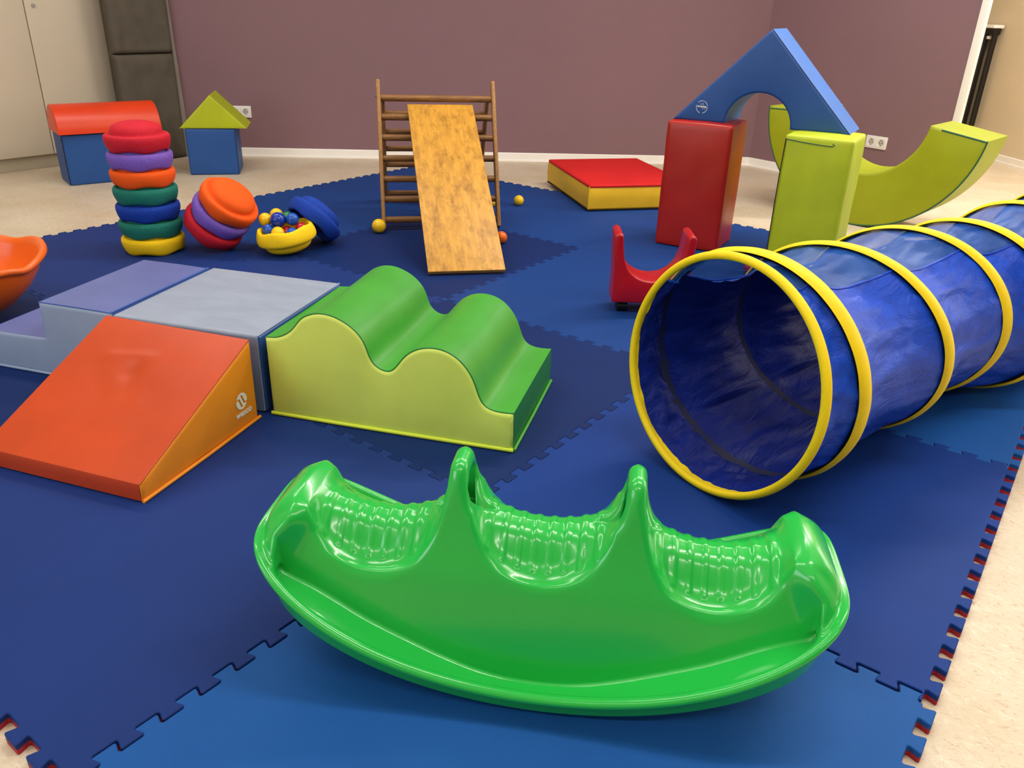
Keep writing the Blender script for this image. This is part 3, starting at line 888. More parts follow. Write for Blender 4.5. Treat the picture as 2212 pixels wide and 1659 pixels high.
# ========================================================= LIME CRESCENT ROCKER
RO, RI, CD = .602, .313, .34
ck = thing('crescent_rocker', 'big lime green half-moon rocker standing on its curve behind the arch', 'rocker', (-.157, 3.552, 0.0), -.123)
a0, a1 = math.radians(181.5), math.radians(353.5)
def cres():
    P = []
    n = 44
    for k in range(n + 1):
        a = a0 + (a1 - a0) * k / n; P.append((RO * math.cos(a), RO + RO * math.sin(a) + .001))
    e = [(RO * math.cos(a1), RO + RO * math.sin(a1)), (RI * math.cos(a1), RO + RI * math.sin(a1) + .012)]
    P += resample(e, .03)[1:-1]
    for k in range(n + 1):
        a = a1 + (a0 - a1) * k / n; P.append((RI * math.cos(a), RO + RI * math.sin(a) + .012 * abs(k / n * 2 - 1)))
    e = [(RI * math.cos(a0), RO + RI * math.sin(a0) + .012), (RO * math.cos(a0), RO + RO * math.sin(a0))]
    P += resample(e, .03)[1:-1]
    return P
CP = cres()
cap_panel('side_panel', CP, 0, -1, M['v_lime_c'], ck, .008, ((0, 0), (.003, .4), (.008, .8), (.016, 1)))
cap_panel('side_panel', CP, CD, 1, M['v_lime_c'], ck, .008)
strip('cover', CP, 0, CD, M['v_lime_c'], ck, ny=10, sharp=35)
pth = [(RO * .995 * math.cos(a), -.003, RO + RO * .995 * math.sin(a) + .001) for a in [a0 + (a1 - a0) * k / 50 for k in range(51)]]
ex = (RO - .02) ; pe = [((RO * (1 - t) + (RI + .06) * t) * math.cos(a1), -.006, RO + (RO * (1 - t) + (RI + .06) * t) * math.sin(a1) - .004 + .008 * t) for t in (.02, .1, .3, .6, .85, 1)]
tube('piping', pth + pe, .0042, M['piping_g'], ck, 8)
ps = [((RO * (1 - t) + (RI + .06) * t) * math.cos(a0), -.006, RO + (RO * (1 - t) + (RI + .06) * t) * math.sin(a0) - .012) for t in (.05, .4, .8)]
tube('piping', ps, .004, M['piping_g'], ck, 8)

# ================================================================ RED/YELLOW PAD
pd = thing('landing_pad', 'square foam pad with red top and yellow sides behind the red column', 'foam pad', (-1.372, 2.672, T), .89)
PX, PY, PHH = .62, .82, .15
pillow_box('top_cover', PX, PY, .02, M['v_padred'], pd, .008, .003, z0=PHH - .02)
sidep = [(.004, .004), (PX - .004, .004), (PX - .004, PY - .004), (.004, PY - .004)]
def ringpoly(ins, k=14):
    P = []
    for a, b in zip(sidep, sidep[1:] + sidep[:1]):
        for i in range(k):
            t = i / k; P.append((a[0] + (b[0] - a[0]) * t, a[1] + (b[1] - a[1]) * t))
    return inset(P, ins)
v, f = ring_mesh([zt(ringpoly(.004), .006), zt(ringpoly(-.004), .016), zt(ringpoly(-.007), .07), zt(ringpoly(-.003), .13), zt(ringpoly(.004), .142)])
mesh('side_cover', v, f, M['v_padyel'], pd, sharp=35)
v, f = ring_mesh([zt(ringpoly(.010), .0005), zt(ringpoly(-.006), .002), zt(ringpoly(-.007), .008), zt(ringpoly(.003), .0095)])
mesh('bottom_cover', v, f, M['black_rub'], pd, sharp=35)
tube('seam', [(.0, .0, .012), (-.002, -.002, .07), (.0, .0, .142)], .003, M['v_padyel'], pd, 6)

# ================================================================= BALANCE RINGS
def stone_mesh(name):
    n = 96
    R = .1345
    # (r, z, wave) from the top of the dome round the outside, under the lip and back inside
    outer = [(0.0, .122, 0), (.025, .1215, 0), (.05, .119, 0), (.072, .114, 0), (.088, .107, 0), (.0985, .098, 0), (.1045, .088, 0), (.1065, .079, 0), (.1068, .0700, 0), (.1092, .0682, 0), (.1120, .0695, 0), (.1150, .0708, 0), (.1215, .0708, 0), (.1282, .0684, 0), (.1328, .063, 0), (R, .053, 0), (.1335, .040, .2), (.130, .026, .5), (.125, .013, .8), (.1195, .004, 1), (.114, .003, 1), (.1085, .008, .9), (.1045, .020, .5), (.1015, .040, .2), (.096, .064, 0), (.085, .083, 0), (.065, .098, 0), (.035, .105, 0), (0, .107, 0)]
    verts, faces = [], []
    for r, z, w in outer:
        if r == 0: verts.append((0, 0, z)); continue
        for k in range(n):
            a = 2 * PI * k / n
            verts.append((r * math.cos(a), r * math.sin(a), z + .0042 * w * math.sin(5 * a + .6)))
    idx = []; c = 0
    for r, z, w in outer:
        if r == 0: idx.append((c,)); c += 1
        else: idx.append(tuple(range(c, c + n))); c += n
    for A, B in zip(idx[:-1], idx[1:]):
        for k in range(n):
            k2 = (k + 1) % n
            if len(A) == 1: faces.append((A[0], B[k], B[k2]))
            elif len(B) == 1: faces.append((A[k], B[0], A[k2]))
            else: faces.append((A[k], B[k], B[k2], A[k2]))
    return verts, faces
SV, SF = stone_mesh('s')
stone_me = {}
def stone(label, col, mw, name='balance_stone', group=None):
    o = mesh(name, SV, SF, M[col], None, sharp=70)
    o.matrix_world = mw
    return tag(o, label, 'balance stone', group)
tx, ty = -2.424, .632
PIT = .0739
tower = [('e_yellow', 'yellow domed foam ring at the bottom of the tower'), ('e_teal', 'teal foam ring lying on the yellow one, lower teal ring of the tower'),
         ('e_blue', 'blue foam ring in the tower between two teal rings'), ('e_teal', 'teal foam ring under the orange ring, upper teal ring of the tower'),
         ('e_orange', 'orange foam ring in the tower below the purple one'), ('e_purple', 'purple foam ring under the red cap of the tower'),
         ('e_red', 'red foam ring with visible dome capping the tower')]
for k, (c, lab) in enumerate(tower):
    jx = jy = 0.0
    stone(lab, c, Matrix.Translation((tx + jx, ty + jy, T + .0014 + k * PIT)) @ Matrix.Rotation(k * .42 + .2, 4, 'Z'), group='foam rings stacked in the tower')
RT = Vector((.8083, .5888, 0)); FW = Vector((-.5888, .8083, 0)); UP = Vector((0, 0, 1))     # image right / into the picture / up
def axis_frame(n, spin=0.0):
    n = n.normalized(); x = RT - n * RT.dot(n); x.normalize(); y = n.cross(x)
    return Matrix(((x.x, y.x, n.x, 0), (x.y, y.y, n.y, 0), (x.z, y.z, n.z, 0), (0, 0, 0, 1))) @ Matrix.Rotation(spin, 4, 'Z')
nx_ = (UP * .765 + RT * .62 - FW * .15).normalized()
LB = Vector((-2.267, .816, T + .0763))
leaning = [('e_red', 'red foam ring at the bottom of the leaning stack of three'), ('e_purple', 'purple foam ring in the middle of the leaning stack of three'),
           ('e_orange', 'orange domed foam ring on top of the leaning stack of three')]
for k, (c, lab) in enumerate(leaning):
    stone(lab, c, Matrix.Translation(LB + nx_ * k * PIT) @ axis_frame(nx_, .3 + k * .5), group='foam rings of the leaning stack')
# yellow one turned over as a bowl
bn_ = -(UP * .985 - RT * .15 - FW * .05).normalized()
BWC = Vector((-1.962, 1.003, T + .1255))
stone('yellow foam ring turned over as a bowl full of small balls', 'e_yellow', Matrix.Translation(BWC) @ axis_frame(bn_, .9))
bl_ = (UP * .66 + RT * .55 + FW * .50).normalized()
stone('blue foam ring leaning on the right side of the ball-filled yellow bowl', 'e_blue', Matrix.Translation((-1.981, 1.161, T + .0896)) @ axis_frame(bl_, .2))

# ======================================================================== BALLS
def ball(label, col, p, r, group=None):
    bm = bmesh.new(); bmesh.ops.create_uvsphere(bm, u_segments=40, v_segments=24, radius=r)
    o = from_bm('play_ball', bm, M[col], None, sharp=None)
    o.location = p; return tag(o, label, 'ball', group)
gb = 'small balls lying about on the mats'
ball('yellow ball against the left front foot of the climbing frame', 'b_yellow', (-1.90, 1.535, T + .0350), .0348, gb)
ball('yellow ball alone on the mat right of the climbing frame', 'b_yellow', (-1.752, 2.520, T + .029), .0288, gb)
ball('yellow ball mostly hidden behind the right post of the climbing frame', 'b_yellow', (-1.845, 2.385, T + .029), .0288, gb)
ball('orange ball peeping out at the right edge of the slide board', 'b_orange', (-1.328, 1.800, T + .030), .0298, gb)
ball('red ball seen dimly through the blue netting of the tunnel', 'b_red', (-.20, 2.165, T + .03), .0298, gb)
gw = 'small balls in the yellow bowl'
for lab, c, p, r in (
    ('largest dark blue ball on top of the yellow bowl', 'b_dblue', (-1.9962, 0.9997, 0.1672), .0350),
    ('blue ball at the left front rim of the yellow bowl', 'b_blue', (-2.0170, 0.9584, 0.1242), .0275),
    ('yellow ball at the front rim of the yellow bowl', 'b_yellow', (-1.9602, 0.9652, 0.1187), .0295),
    ('blue ball high on the right of the bowl beside the green ball', 'b_blue', (-1.9523, 1.0467, 0.1697), .0288),
    ('blue ball low at the right front rim of the yellow bowl', 'b_blue', (-1.9130, 1.0079, 0.1161), .0280),
    ('green ball between the blue balls on top of the bowl', 'b_green', (-2.0069, 1.0618, 0.1647), .0275),
    ('yellow ball at the top back of the bowl', 'b_yellow', (-2.0596, 1.0416, 0.1735), .0290),
    ('yellow ball at the left back rim of the bowl', 'b_yellow', (-2.0568, 0.9753, 0.1630), .0300),
    ('red ball low in the middle of the bowl', 'b_red', (-1.9671, 1.0219, 0.1117), .0275),
    ('red ball under the blue ring at the right of the bowl', 'b_red', (-1.9144, 1.0633, 0.1294), .0285),
    ('dark red ball deep between the blue and yellow balls at the front', 'b_red', (-1.9961, 0.9850, 0.0819), .0250),
    ('green ball deep at the front of the bowl', 'b_green', (-1.9543, 0.9661, 0.0689), .0200)):
    ball(lab, c, p, r, gw)

# ================================================================ CLIMBING FRAME
A0 = Vector((-1.900, 1.570, T)); bk = Vector((-.739, .674, 0)).normalized(); wd = Vector((.695, .722, 0)).normalized()
pk = thing('climbing_frame', 'wooden A-frame climbing ladder with round rungs on the mat', 'climbing frame', A0, math.atan2(wd.y, wd.x))
# local x across, local y = depth (left-hand normal of x -> towards the back)
PWD = .59; TH = .020; APY, APZ = .34, .672
def post(x, y0, z0, y1, z1, dep):
    d = Vector((0, y1 - y0, z1 - z0)); L = d.length
    bm = bmesh.new(); add_box(bm, -TH / 2, TH / 2, -dep / 2, dep / 2, 0, L, .006, 3)
    bmesh.ops.rotate(bm, verts=bm.verts, cent=(0, 0, 0), matrix=Matrix.Rotation(-math.atan2(d.y, d.z), 3, 'X'))
    bmesh.ops.translate(bm, verts=bm.verts, vec=(x, y0, z0))
    return from_bm('post', bm, M['wood_post'], pk)
for x in (0, PWD): post(x, 0.015, .012, APY + .008, APZ + .018, .048)
for x in (TH + .003, PWD - TH - .003): post(x, .70, .012, APY + .03, APZ - .065, .044)
def rung(x0, x1, y, z, r=.0165):
    v, f = tube_mesh([(x0, y, z), ((x0 + x1) / 2, y, z), (x1, y, z)], r, 16)
    return mesh('rung', v, f, M['wood_rung'], pk, sharp=50)
for t in (.89, .762, .624, .484, .346, .211, .073):
    rung(.006, PWD - .006, .015 + (APY - .007) * t, .685 * t, .0165)
for t in (.759, .612, .471, .333, .195, .07):
    rung(TH + .008, PWD - TH - .008, .70 + (APY - .70) * t, .685 * t, .015)
for x in (-.0005, PWD + .0005):
    sg = -1 if x < .1 else 1
    v, f = tube_mesh([(x + sg * .0095, APY - .02, .62), (x + sg * .0135, APY - .02, .62)], .007, 14)
    mesh('hinge_bolt', v, f, M['steel'], pk, sharp=40)

# slide board
b0 = Vector((-1.240, 1.174, T)); bw = Vector((.674, .739, 0)).normalized(); bb = Vector((-bw.y, bw.x, 0))
SL, SZ = 1.05, .567
rise = math.atan2(SZ, SL); LEN = math.hypot(SL, SZ)
up_ = (bb * math.cos(rise) + UP * math.sin(rise)); nn = bw.cross(up_)
mwb = Matrix(((bw.x, up_.x, nn.x, b0.x), (bw.y, up_.y, nn.y, b0.y), (bw.z, up_.z, nn.z, b0.z + .0005), (0, 0, 0, 1)))
sb = thing('slide_board', 'worn yellow plywood slide board hooked on the climbing frame', 'slide', mw=mwb)
bm = bmesh.new(); add_box(bm, 0, .337, 0.009, LEN, .0115, .0185, .0025, 2)
for v in bm.verts:
    pass
from_bm('top_face', bm, M['board'], sb)
bm = bmesh.new(); add_box(bm, 0.0005, .3365, .0095, LEN - .0005, 0, .0114, .002, 2)
o = from_bm('plywood_core', bm, M['board_edge'], sb)
box('hook_batten', (.03, .307, LEN - .105, LEN - .075, -.022, -.0003), M['board_edge'], sb, .003)

# ================================================================ RED CART
ct = thing('wheeled_cart', 'red plastic U-shaped cart on black casters behind the tunnel mouth', 'cart', (-.410, 1.300, T), .62)
CW, CDp, CB = .288, .145, .045
U = [(0, 0), (.0, .10), (-.004, .19), (-.006, .25), (-.002, .262), (.008, .267), (.018, .264), (.024, .255), (.028, .21), (.036, .168), (.052, .132), (.078, .106), (.11, .092), (.144, .087)]
U = catmull(U, 4)
Uf = U + [(CW - x, z) for x, z in reversed(U[:-1])]
Uf = Uf + [(CW - CW * k / 12, 0) for k in range(1, 12)]
bodyv, bodyf = [], []
steps = [(0, .006, 0), (.002, .002, 0), (.006, 0, 0), (CDp - .006, 0, 0), (CDp - .002, .002, 0), (CDp, .006, 0)]
rings = []
for y, ins, _ in steps:
    rings.append([(x, y, z + CB) for x, z in (inset(Uf, ins) if ins else Uf)])
v, f = ring_mesh(rings, False, False)
ex_, fs_ = fill2d([(p[0], p[2]) for p in rings[0]]); nU = len(rings[0])
f += [tuple(i for i in q) for q in fs_ if max(q) < nU] + [tuple(5 * nU + i for i in q) for q in fs_ if max(q) < nU]
mesh('body', v, f, M['p_red'], ct, sharp=40)
for px, py in ((.045, .045), (CW - .045, .045), (.045, CDp - .045), (CW - .045, CDp - .045)):
    v, f = tube_mesh([(px - .019, py, .0215), (px - .017, py, .0215), (px + .017, py, .0215), (px + .019, py, .0215)], .0213, 20)
    w = mesh('caster', v, f, M['black_rub'], ct, sharp=40)
    box('fork', (px - .008, px + .008, py - .012, py + .012, .036, CB + .003), M['black'], w, .003)

# ================================================================ ORANGE TUB
tb = thing('rocking_tub', 'orange plastic rocking tub with a wavy rim cut off by the left edge', 'tub', (-2.165, -.410, T), 1.22)
TA, TB_, THH = .43, .30, .225
def tub_ring(s, z, dz, n=288, lip=0):
    P = []
    for k in range(n):
        a = 2 * PI * k / n; c, sn = math.cos(a), math.sin(a)
        rr = ((abs(c) / TA) ** 2.6 + (abs(sn) / TB_) ** 2.6) ** (-1 / 2.6)
        x = s * rr * c; y = s * rr * sn
        wv_ = dz * (.012 * math.cos(2 * a) - .012 * math.exp(-((abs(abs(c) - .86)) / .06) ** 2) + .004 * math.cos(6 * a))
        P.append((x, y, z + wv_))
    return P
outr = [(.10, .0005, 0), (.34, .004, 0), (.55, .024, 0), (.72, .065, .1), (.85, .118, .35), (.925, .165, .7), (.955, .195, 1), (.965, .205, 1), (.995, .208, 1), (1.008, .216, 1), (1.0, .226, 1), (.985, .229, 1), (.955, .224, 1), (.935, .205, 1), (.905, .165, .7), (.83, .12, .35), (.70, .070, .1), (.53, .031, 0), (.33, .012, 0), (.09, .009, 0)]
rings = [tub_ring(s, z, d) for s, z, d in outr]
v, f = ring_mesh(rings)
mesh('shell', v, f, M['p_orange'], tb, sharp=None)
box('label_patch', (-.02, .10, -.205, -.13, .047, .050), M['tape'], tb, .001).rotation_euler = (0, 0, 0)

# ================================================================ PLAY TUNNEL
ringsP = [(.380, .371, 1.258, .086, .293), (.434, .528, 1.339, -.104, .296), (.526, .930, 1.50, -.27, .291), (.602, 1.275, 1.58, -.25, .284), (.780, 1.327 + .20, 1.284, -.20, .284), (.850, 1.80, 1.22, -.18, .284), (.935, 2.10, 1.103, -.129, .285), (1.10, 2.45, 1.05, 0, .285)]
ringsP[4] = (.745, 1.48, 1.35, -.24, .283)
tn = thing('play_tunnel', 'blue nylon crawl tunnel with yellow hoops and netting along its top', 'play tunnel', (.38, .371, T), 0)
TO = Vector((.38, .371, T))
def rframe(x, y, yaw, tilt, r):
    exx = Vector((math.cos(yaw), math.sin(yaw), 0)); eyy = Vector((-math.sin(yaw), math.cos(yaw), 0))
    upv = UP * math.cos(tilt) + exx * math.sin(tilt); ax = eyy.cross(upv)
    return Vector((x, y, T)) + upv * (r + .001) - TO, eyy, upv, -ax if ax.dot(exx) < 0 else ax
def rpt(fr, a, r): return fr[0] + fr[1] * math.cos(a) * r + fr[2] * math.sin(a) * r
FR = [rframe(*q) for q in ringsP]; RR = [q[4] for q in ringsP]
NA = 180
NSEG = 14
M0, M1 = 38, 117          # degrees: netting between these
def skin(i, t, a, off=0.0):
    """point on the fabric between hoop i and i+1"""
    i0, i3 = max(i - 1, 0), min(i + 2, len(FR) - 1)
    P = [rpt(FR[k], a, RR[k] - .009) for k in (i0, i, i + 1, i3)]
    b = .5 * (2 * P[1] + (P[2] - P[0]) * t * .6 + (2 * P[0] * .6 - (3 + 2 * .6 - 1) * P[1] + 0 * P[1]) * 0)
    q = P[1].lerp(P[2], t)
    c = FR[i][0].lerp(FR[i + 1][0], t)
    rad = q - c; L = rad.length; rad.normalize()
    s = math.sin(PI * t)
    gap = (FR[i + 1][0] - FR[i][0]).length
    sagd = -.030 * s * min(1, gap / .3) * (1 + .5 * max(0, math.sin(a)))
    if math.sin(a) < -.75: sagd = max(sagd, -.006)
    w = noise.noise(Vector((a * 4.0 + i * 3.7, t * 2.0 + a * 1.3, i))) * .010 + noise.noise(Vector((a * 10 + t * 5, t * 4 - a * 5, i + 9))) * .006 + noise.noise(Vector((a * 22 - t * 9, t * 9 + a * 6, i * 2.))) * .003
    p = q + rad * (sagd + w * s ** .5 + off)
    p.z = max(p.z, .0015)
    return p
def fabric(name, d0, d1, mat, off=0.0):
    aa = [math.radians(d0 + (d1 - d0) * k / int((d1 - d0) / 2)) for k in range(int((d1 - d0) / 2) + 1)]
    verts, faces = [], []
    rows = 0
    for i in range(len(FR) - 1):
        for j in range(NSEG + (1 if i == len(FR) - 2 else 0)):
            for a in aa: verts.append(skin(i, j / NSEG, a, off))
            rows += 1
    m_ = len(aa)
    for r in range(rows - 1):
        for k in range(m_ - 1):
            faces.append((r * m_ + k, r * m_ + k + 1, (r + 1) * m_ + k + 1, (r + 1) * m_ + k))
    return mesh(name, verts, faces, mat, tn)
fabric('nylon_wall', M1, 360 + M0, M['nylon'])
M['nylon_shade'] = nylon('nylon_blue_shaded', '#10288c', '#0c2078')  # darker copy of the blue nylon, shade of the tunnel inside in its colour
fabric('inner_shade_skin', M1, 360 + M0, M['nylon_shade'], -.0025)  # added inner skin that paints the tunnel's inside shade
fabric('netting', M0, M1, M['net'])
for i in range(len(FR)):
    A_ = [2 * PI * k / NA for k in range(NA)]
    if i == 0:
        pts = [rpt(FR[0], a, RR[0] - .0095) for a in A_]
        h = tube('hoop', pts, .0095, M['band'], tn, 12, closed=True, flat=1.25)
        # folded hem behind the wire
        w0, w1 = .0, .016
        verts, faces = [], []
        for a in A_:
            p = rpt(FR[0], a, RR[0] - .018 - .001 * math.sin(a * 40)); verts += [p, skin(0, .10, a, -.004)]
        for k in range(NA):
            k2 = (k + 1) % NA; faces.append((2 * k, 2 * k + 1, 2 * k2 + 1, 2 * k2))
        mesh('hem', verts, faces, M['band'], h)
    else:
        ax = (FR[min(i + 1, len(FR) - 1)][0] - FR[i - 1][0]).normalized()
        hw = .0225
        verts, faces = [], []
        pr = [(-hw, -.004), (-hw * .7, .002), (0, .0042), (hw * .7, .002), (hw, -.004), (hw * .7, -.0065), (-hw * .7, -.0065)]
        for a in A_:
            c = rpt(FR[i], a, RR[i] - .0042); rad = (c - FR[i][0]).normalized()
            for u, w in pr:
                q = c + ax * (u + .0012 * noise.noise(Vector((a * 6, i, 0)))) + rad * w
                q.z = max(q.z, .0008); verts.append(q)
        k_ = len(pr)
        for k in range(NA):
            for s in range(k_):
                a1_ = k * k_ + s; b1_ = k * k_ + (s + 1) % k_; c1_ = ((k + 1) % NA) * k_ + (s + 1) % k_; d1_ = ((k + 1) % NA) * k_ + s
                faces.append((a1_, b1_, c1_, d1_))
        h = mesh('hoop', verts, faces, M['band'], tn, sharp=60)
        verts, faces = [], []
        for a in A_:
            c = rpt(FR[i], a, RR[i] - .0142)
            q0, q1 = c - ax * hw * .9, c + ax * hw * .9
            q0.z = max(q0.z, .002); q1.z = max(q1.z, .002)
            verts += [q0, q1]
        for k in range(NA):
            k2 = (k + 1) % NA; faces.append((2 * k, 2 * k + 1, 2 * k2 + 1, 2 * k2))
        mesh('inner_tape', verts, faces, M['tape'], h)
for d in (M0, M1):
    pts = [skin(i, j / NSEG, math.radians(d), .0012) for i in range(len(FR) - 1) for j in range(NSEG)]
    tube('seam', pts, .0028, M['nylon'], tn, 6)

# ================================================================ GREEN SEESAW
ss = thing('seesaw', 'glossy green plastic three-seat rocking seesaw in the foreground', 'seesaw', (.379, -.2991, T), .4897)
_TAB = {}
def lerp_tab(x, xs, ys, sm=.014):
    """smoothed look-up curve"""
    key = (tuple(xs), tuple(ys))
    if key not in _TAB:
        g = np.linspace(xs[0] - .1, xs[-1] + .1, 1200); v = np.interp(g, xs, ys)
        lo = ys[0] + (g - xs[0]) * (ys[1] - ys[0]) / (xs[1] - xs[0]); hi = ys[-1] + (g - xs[-1]) * (ys[-1] - ys[-2]) / (xs[-1] - xs[-2])
        v = np.where(g < xs[0], lo, np.where(g > xs[-1], hi, v))
        st = g[1] - g[0]; k = int(3 * sm / st) + 1
        w = np.exp(-.5 * (np.arange(-k, k + 1) * st / sm) ** 2); w /= w.sum()
        v = np.convolve(np.pad(v, k, mode='edge'), w, mode='valid')
        _TAB[key] = (g, v)
    g, v = _TAB[key]
    return np.interp(x, g, v)
def smin(a, b, k):
    h = np.clip(.5 + .5 * (b - a) / k, 0, 1)
    return b * (1 - h) + a * h - k * h * (1 - h)
def smax(a, b, k): return -smin(-a, -b, k)
EA, EW, EN = .498, .208, 4.13
def outl(x, y):
    ax = np.abs(x) / EA + 1e-6; ay = np.abs(y) / EW + 1e-6
    g = (ax ** EN + ay ** EN)
    gg = g ** (1 / EN)
    # gradient of gg
    k = g ** (1 / EN - 1)
    gx = k * ax ** (EN - 1) / EA; gy = k * ay ** (EN - 1) / EW
    return (gg - 1) / np.maximum(np.sqrt(gx * gx + gy * gy), 1.2)
def F(x, y, z):
    ay = np.abs(y); axx = np.abs(x)
    D = outl(x, y)
    zr = .040 + .637 * x * x + .436 * x ** 4           # lower edge of the rim lip
    zf = lerp_tab(axx, [-.1, 0, .05, .1, .18, .26, .33, .435, .5], [.041, .031, .033, .041, .064, .097, .128, .166, .19], .02)   # footrest floor
    zb = .60 * x * x + .10 * np.maximum(ay - .12, 0)   # rocker underside
    slope = 1 / np.sqrt(1 + (1.27 * x) ** 2)
    # hull solid: under the rim, tapering in towards the bottom
    inw = .009 + .35 * np.clip(zr - z, 0, .1)
    hull = smax(D + inw, (z - (zr + .008)) * slope, .006)
    # tray cavity
    depth_in = .0205 + .10 * np.clip((zr + .015 - z), 0, .14)
    cav = smax(D + depth_in, (zf - z) * slope, .004)
    cav = smax(cav, (axx - .452), .016)
    hull = smax(hull, -cav, .005)
    # rolled rim
    q = (z - (zr + .0095)) * slope
    rim = (np.sqrt(((D + .0105) / 1.15) ** 2 + q ** 2 + 1e-9) - .0092)
    f = smin(hull, rim, .006)
    # body: one tapering wall, cut from above by the seats and carried up into the handles
    yh = lerp_tab(z, [0, .034, .10, .16, .195, .22, .28, .33, .36, .385], [.152, .147, .129, .112, .101, .090, .068, .054, .046, .038])
    xe = lerp_tab(z, [0, .15, .2, .24, .27, .30, .32], [.492, .492, .490, .485, .468, .440, .41])
    wall = smax((ay - yh) * .93, (axx - xe) * .9, .02)
    inner = axx < .148
    dx = np.where(inner, axx, np.abs(axx - .287))
    crest = np.where(inner, .258 + 1.9 * dx * dx, .247 + 2.35 * dx * dx)
    lipmin = np.where(inner, .194, .184)
    RL = .121
    dl = np.minimum(dx, RL * .985)
    lip = lipmin + RL - np.sqrt(RL * RL - dl * dl)
    sN = np.clip(lerp_tab(ay, [0, .02, .035, .05, .062, .074, .09, .101, .115], [0, .05, .17, .45, .70, .86, .965, .97, 1.0], .004), 0, 1)
    zs = crest * (1 - sN) + np.minimum(lip, .33) * sN
    zs = zs + .004 * np.exp(-((ay - .098) / .006) ** 2)
    # raised ribs running across each seat
    ph = np.where(inner, x, (axx - .287))
    dr = np.abs((ph / .0265) - np.round(ph / .0265 - .5) - .5) * .0265
    m = np.clip((.077 - ay) / .006, 0, 1) * np.clip((.110 - dx) / .008, 0, 1)
    m = m * m * (3 - 2 * m)
    zs = zs + m * .0030 * np.exp(-(dr / .0052) ** 4)
    gs = 1 / np.sqrt(1 + np.minimum((6.5 * dx), 1.5) ** 2)
    prof = (z - zs) * gs * .8
    prof = np.where(inner, prof, smax(prof, z - (.296 - .9 * y * y), .022))
    wx = lerp_tab(z, [.10, .15, .20, .25, .306, .34, .377, .40], [.13, .095, .058, .034, .0225, .018, .0145, .013])
    hx = np.abs(axx - .1485)
    hprof = smax((hx - wx) * .88, z - .379, .018)
    body = smax(wall, smin(prof, hprof, .02), (.012 + .012 * np.clip((z - .30) / .06, 0, 1)))
    body = smax(body, D + .012 + .35 * np.clip(zr - z, 0, .1), .010)
    # grip hole through each handle
    hole = np.maximum((ay - lerp_tab(z, [.268, .31, .335, .352], [0.0, .034, .036, .018], .004)) * .9, np.maximum(z - .351, .270 - z))
    hole = smax(hole, hx - .06, .002)
    hole = np.where((axx > .05) & (axx < .25), hole, 1.0)
    cavity = smax(smax(hx - (wx - .0075), ay - (yh - .020), .004), np.maximum(z - .352, .250 - z), .006)
    cavity = np.where((axx > .05) & (axx < .25), cavity, 1.0)
    body = smax(body, -hole, .008)
    body = smax(body, -cavity, .003)
    f = smin(f, body, .005)
    # solid ends sloping from the outer seats down to the rim
    ztop = .298 - .75 * np.maximum(axx - .428, 0) - .9 * y * y - 40 * y ** 4 * 4 - 6.0 * np.maximum(axx - .47, 0) ** 1.5
    end = smax((z - ztop) * .75, D + .010, .03)
    end = smax(end, .398 + .048 * np.clip((ay - .065) / .045, 0, 1) ** 2 - axx, .05 - .040 * np.clip((ay - .065) / .045, 0, 1))
    end = smax(end, (zr + .004) - z, .006)
    f = smin(f, end, .014)
    f = smax(f, (zb - z) * slope, .010)
    return f

def surface_nets(res):
    x = np.arange(-.532, .532 + res, res); y = np.arange(-.236, .236 + res, res); z = np.arange(-.014, .404 + res, res)
    nx, ny, nz = len(x), len(y), len(z)
    Fv = np.empty((nx, ny, nz), np.float32)
    for i in range(0, nx, 32):
        X, Y, Z = np.meshgrid(x[i:i + 32], y, z, indexing='ij')
        Fv[i:i + 32] = F(X, Y, Z)
    S = Fv < 0
    corners = [(0, 0, 0), (1, 0, 0), (0, 1, 0), (1, 1, 0), (0, 0, 1), (1, 0, 1), (0, 1, 1), (1, 1, 1)]
    def sl(a, c): return a[c[0]:nx - 1 + c[0], c[1]:ny - 1 + c[1], c[2]:nz - 1 + c[2]]
    cnt = sum(sl(S, c).astype(np.int8) for c in corners)
    act = (cnt > 0) & (cnt < 8)
    idx = -np.ones(act.shape, np.int64); ids = np.argwhere(act); idx[act] = np.arange(len(ids))
    acc = np.zeros((len(ids), 3)); num = np.zeros(len(ids))
    vals = {c: Fv[ids[:, 0] + c[0], ids[:, 1] + c[1], ids[:, 2] + c[2]].astype(float) for c in corners}
    for a in corners:
        for b in corners:
            d = tuple(q - p for p, q in zip(a, b))
            if sum(abs(k) for k in d) != 1 or sum(d) != 1: continue
            va, vb = vals[a], vals[b]; cr = (va < 0) != (vb < 0)
            t = np.where(cr, va / np.where(cr, va - vb, 1), 0)
            p = np.array(a)[None, :] + t[:, None] * np.array(d)[None, :]
            acc += p * cr[:, None]; num += cr
    P = (ids + acc / num[:, None]) * res + np.array([x[0], y[0], z[0]])
    faces = []
    for ax in range(3):
        sh = [slice(1, nx - 1), slice(1, ny - 1), slice(1, nz - 1)]
        lo = [slice(1, nx - 1), slice(1, ny - 1), slice(1, nz - 1)]; hi = list(lo)
        lo[ax] = slice(0, [nx, ny, nz][ax] - 1); hi[ax] = slice(1, [nx, ny, nz][ax])
        A = S[tuple(lo)]; B = S[tuple(hi)]
        e = np.argwhere(A != B)
        off = np.array([1, 1, 1]); off[ax] = 0
        e0 = e + off
        u, v = (ax + 1) % 3, (ax + 2) % 3
        du = np.zeros(3, int); du[u] = 1; dv = np.zeros(3, int); dv[v] = 1
        def g(q): return idx[q[:, 0], q[:, 1], q[:, 2]]
        q = np.stack([g(e0 - du - dv), g(e0 - dv), g(e0), g(e0 - du)], 1)
        flip = ~A[tuple(e.T)]
        q[flip] = q[flip][:, ::-1]
        faces.append(q)
    faces = np.concatenate(faces)
    faces = faces[(faces >= 0).all(1)]
    return P, faces
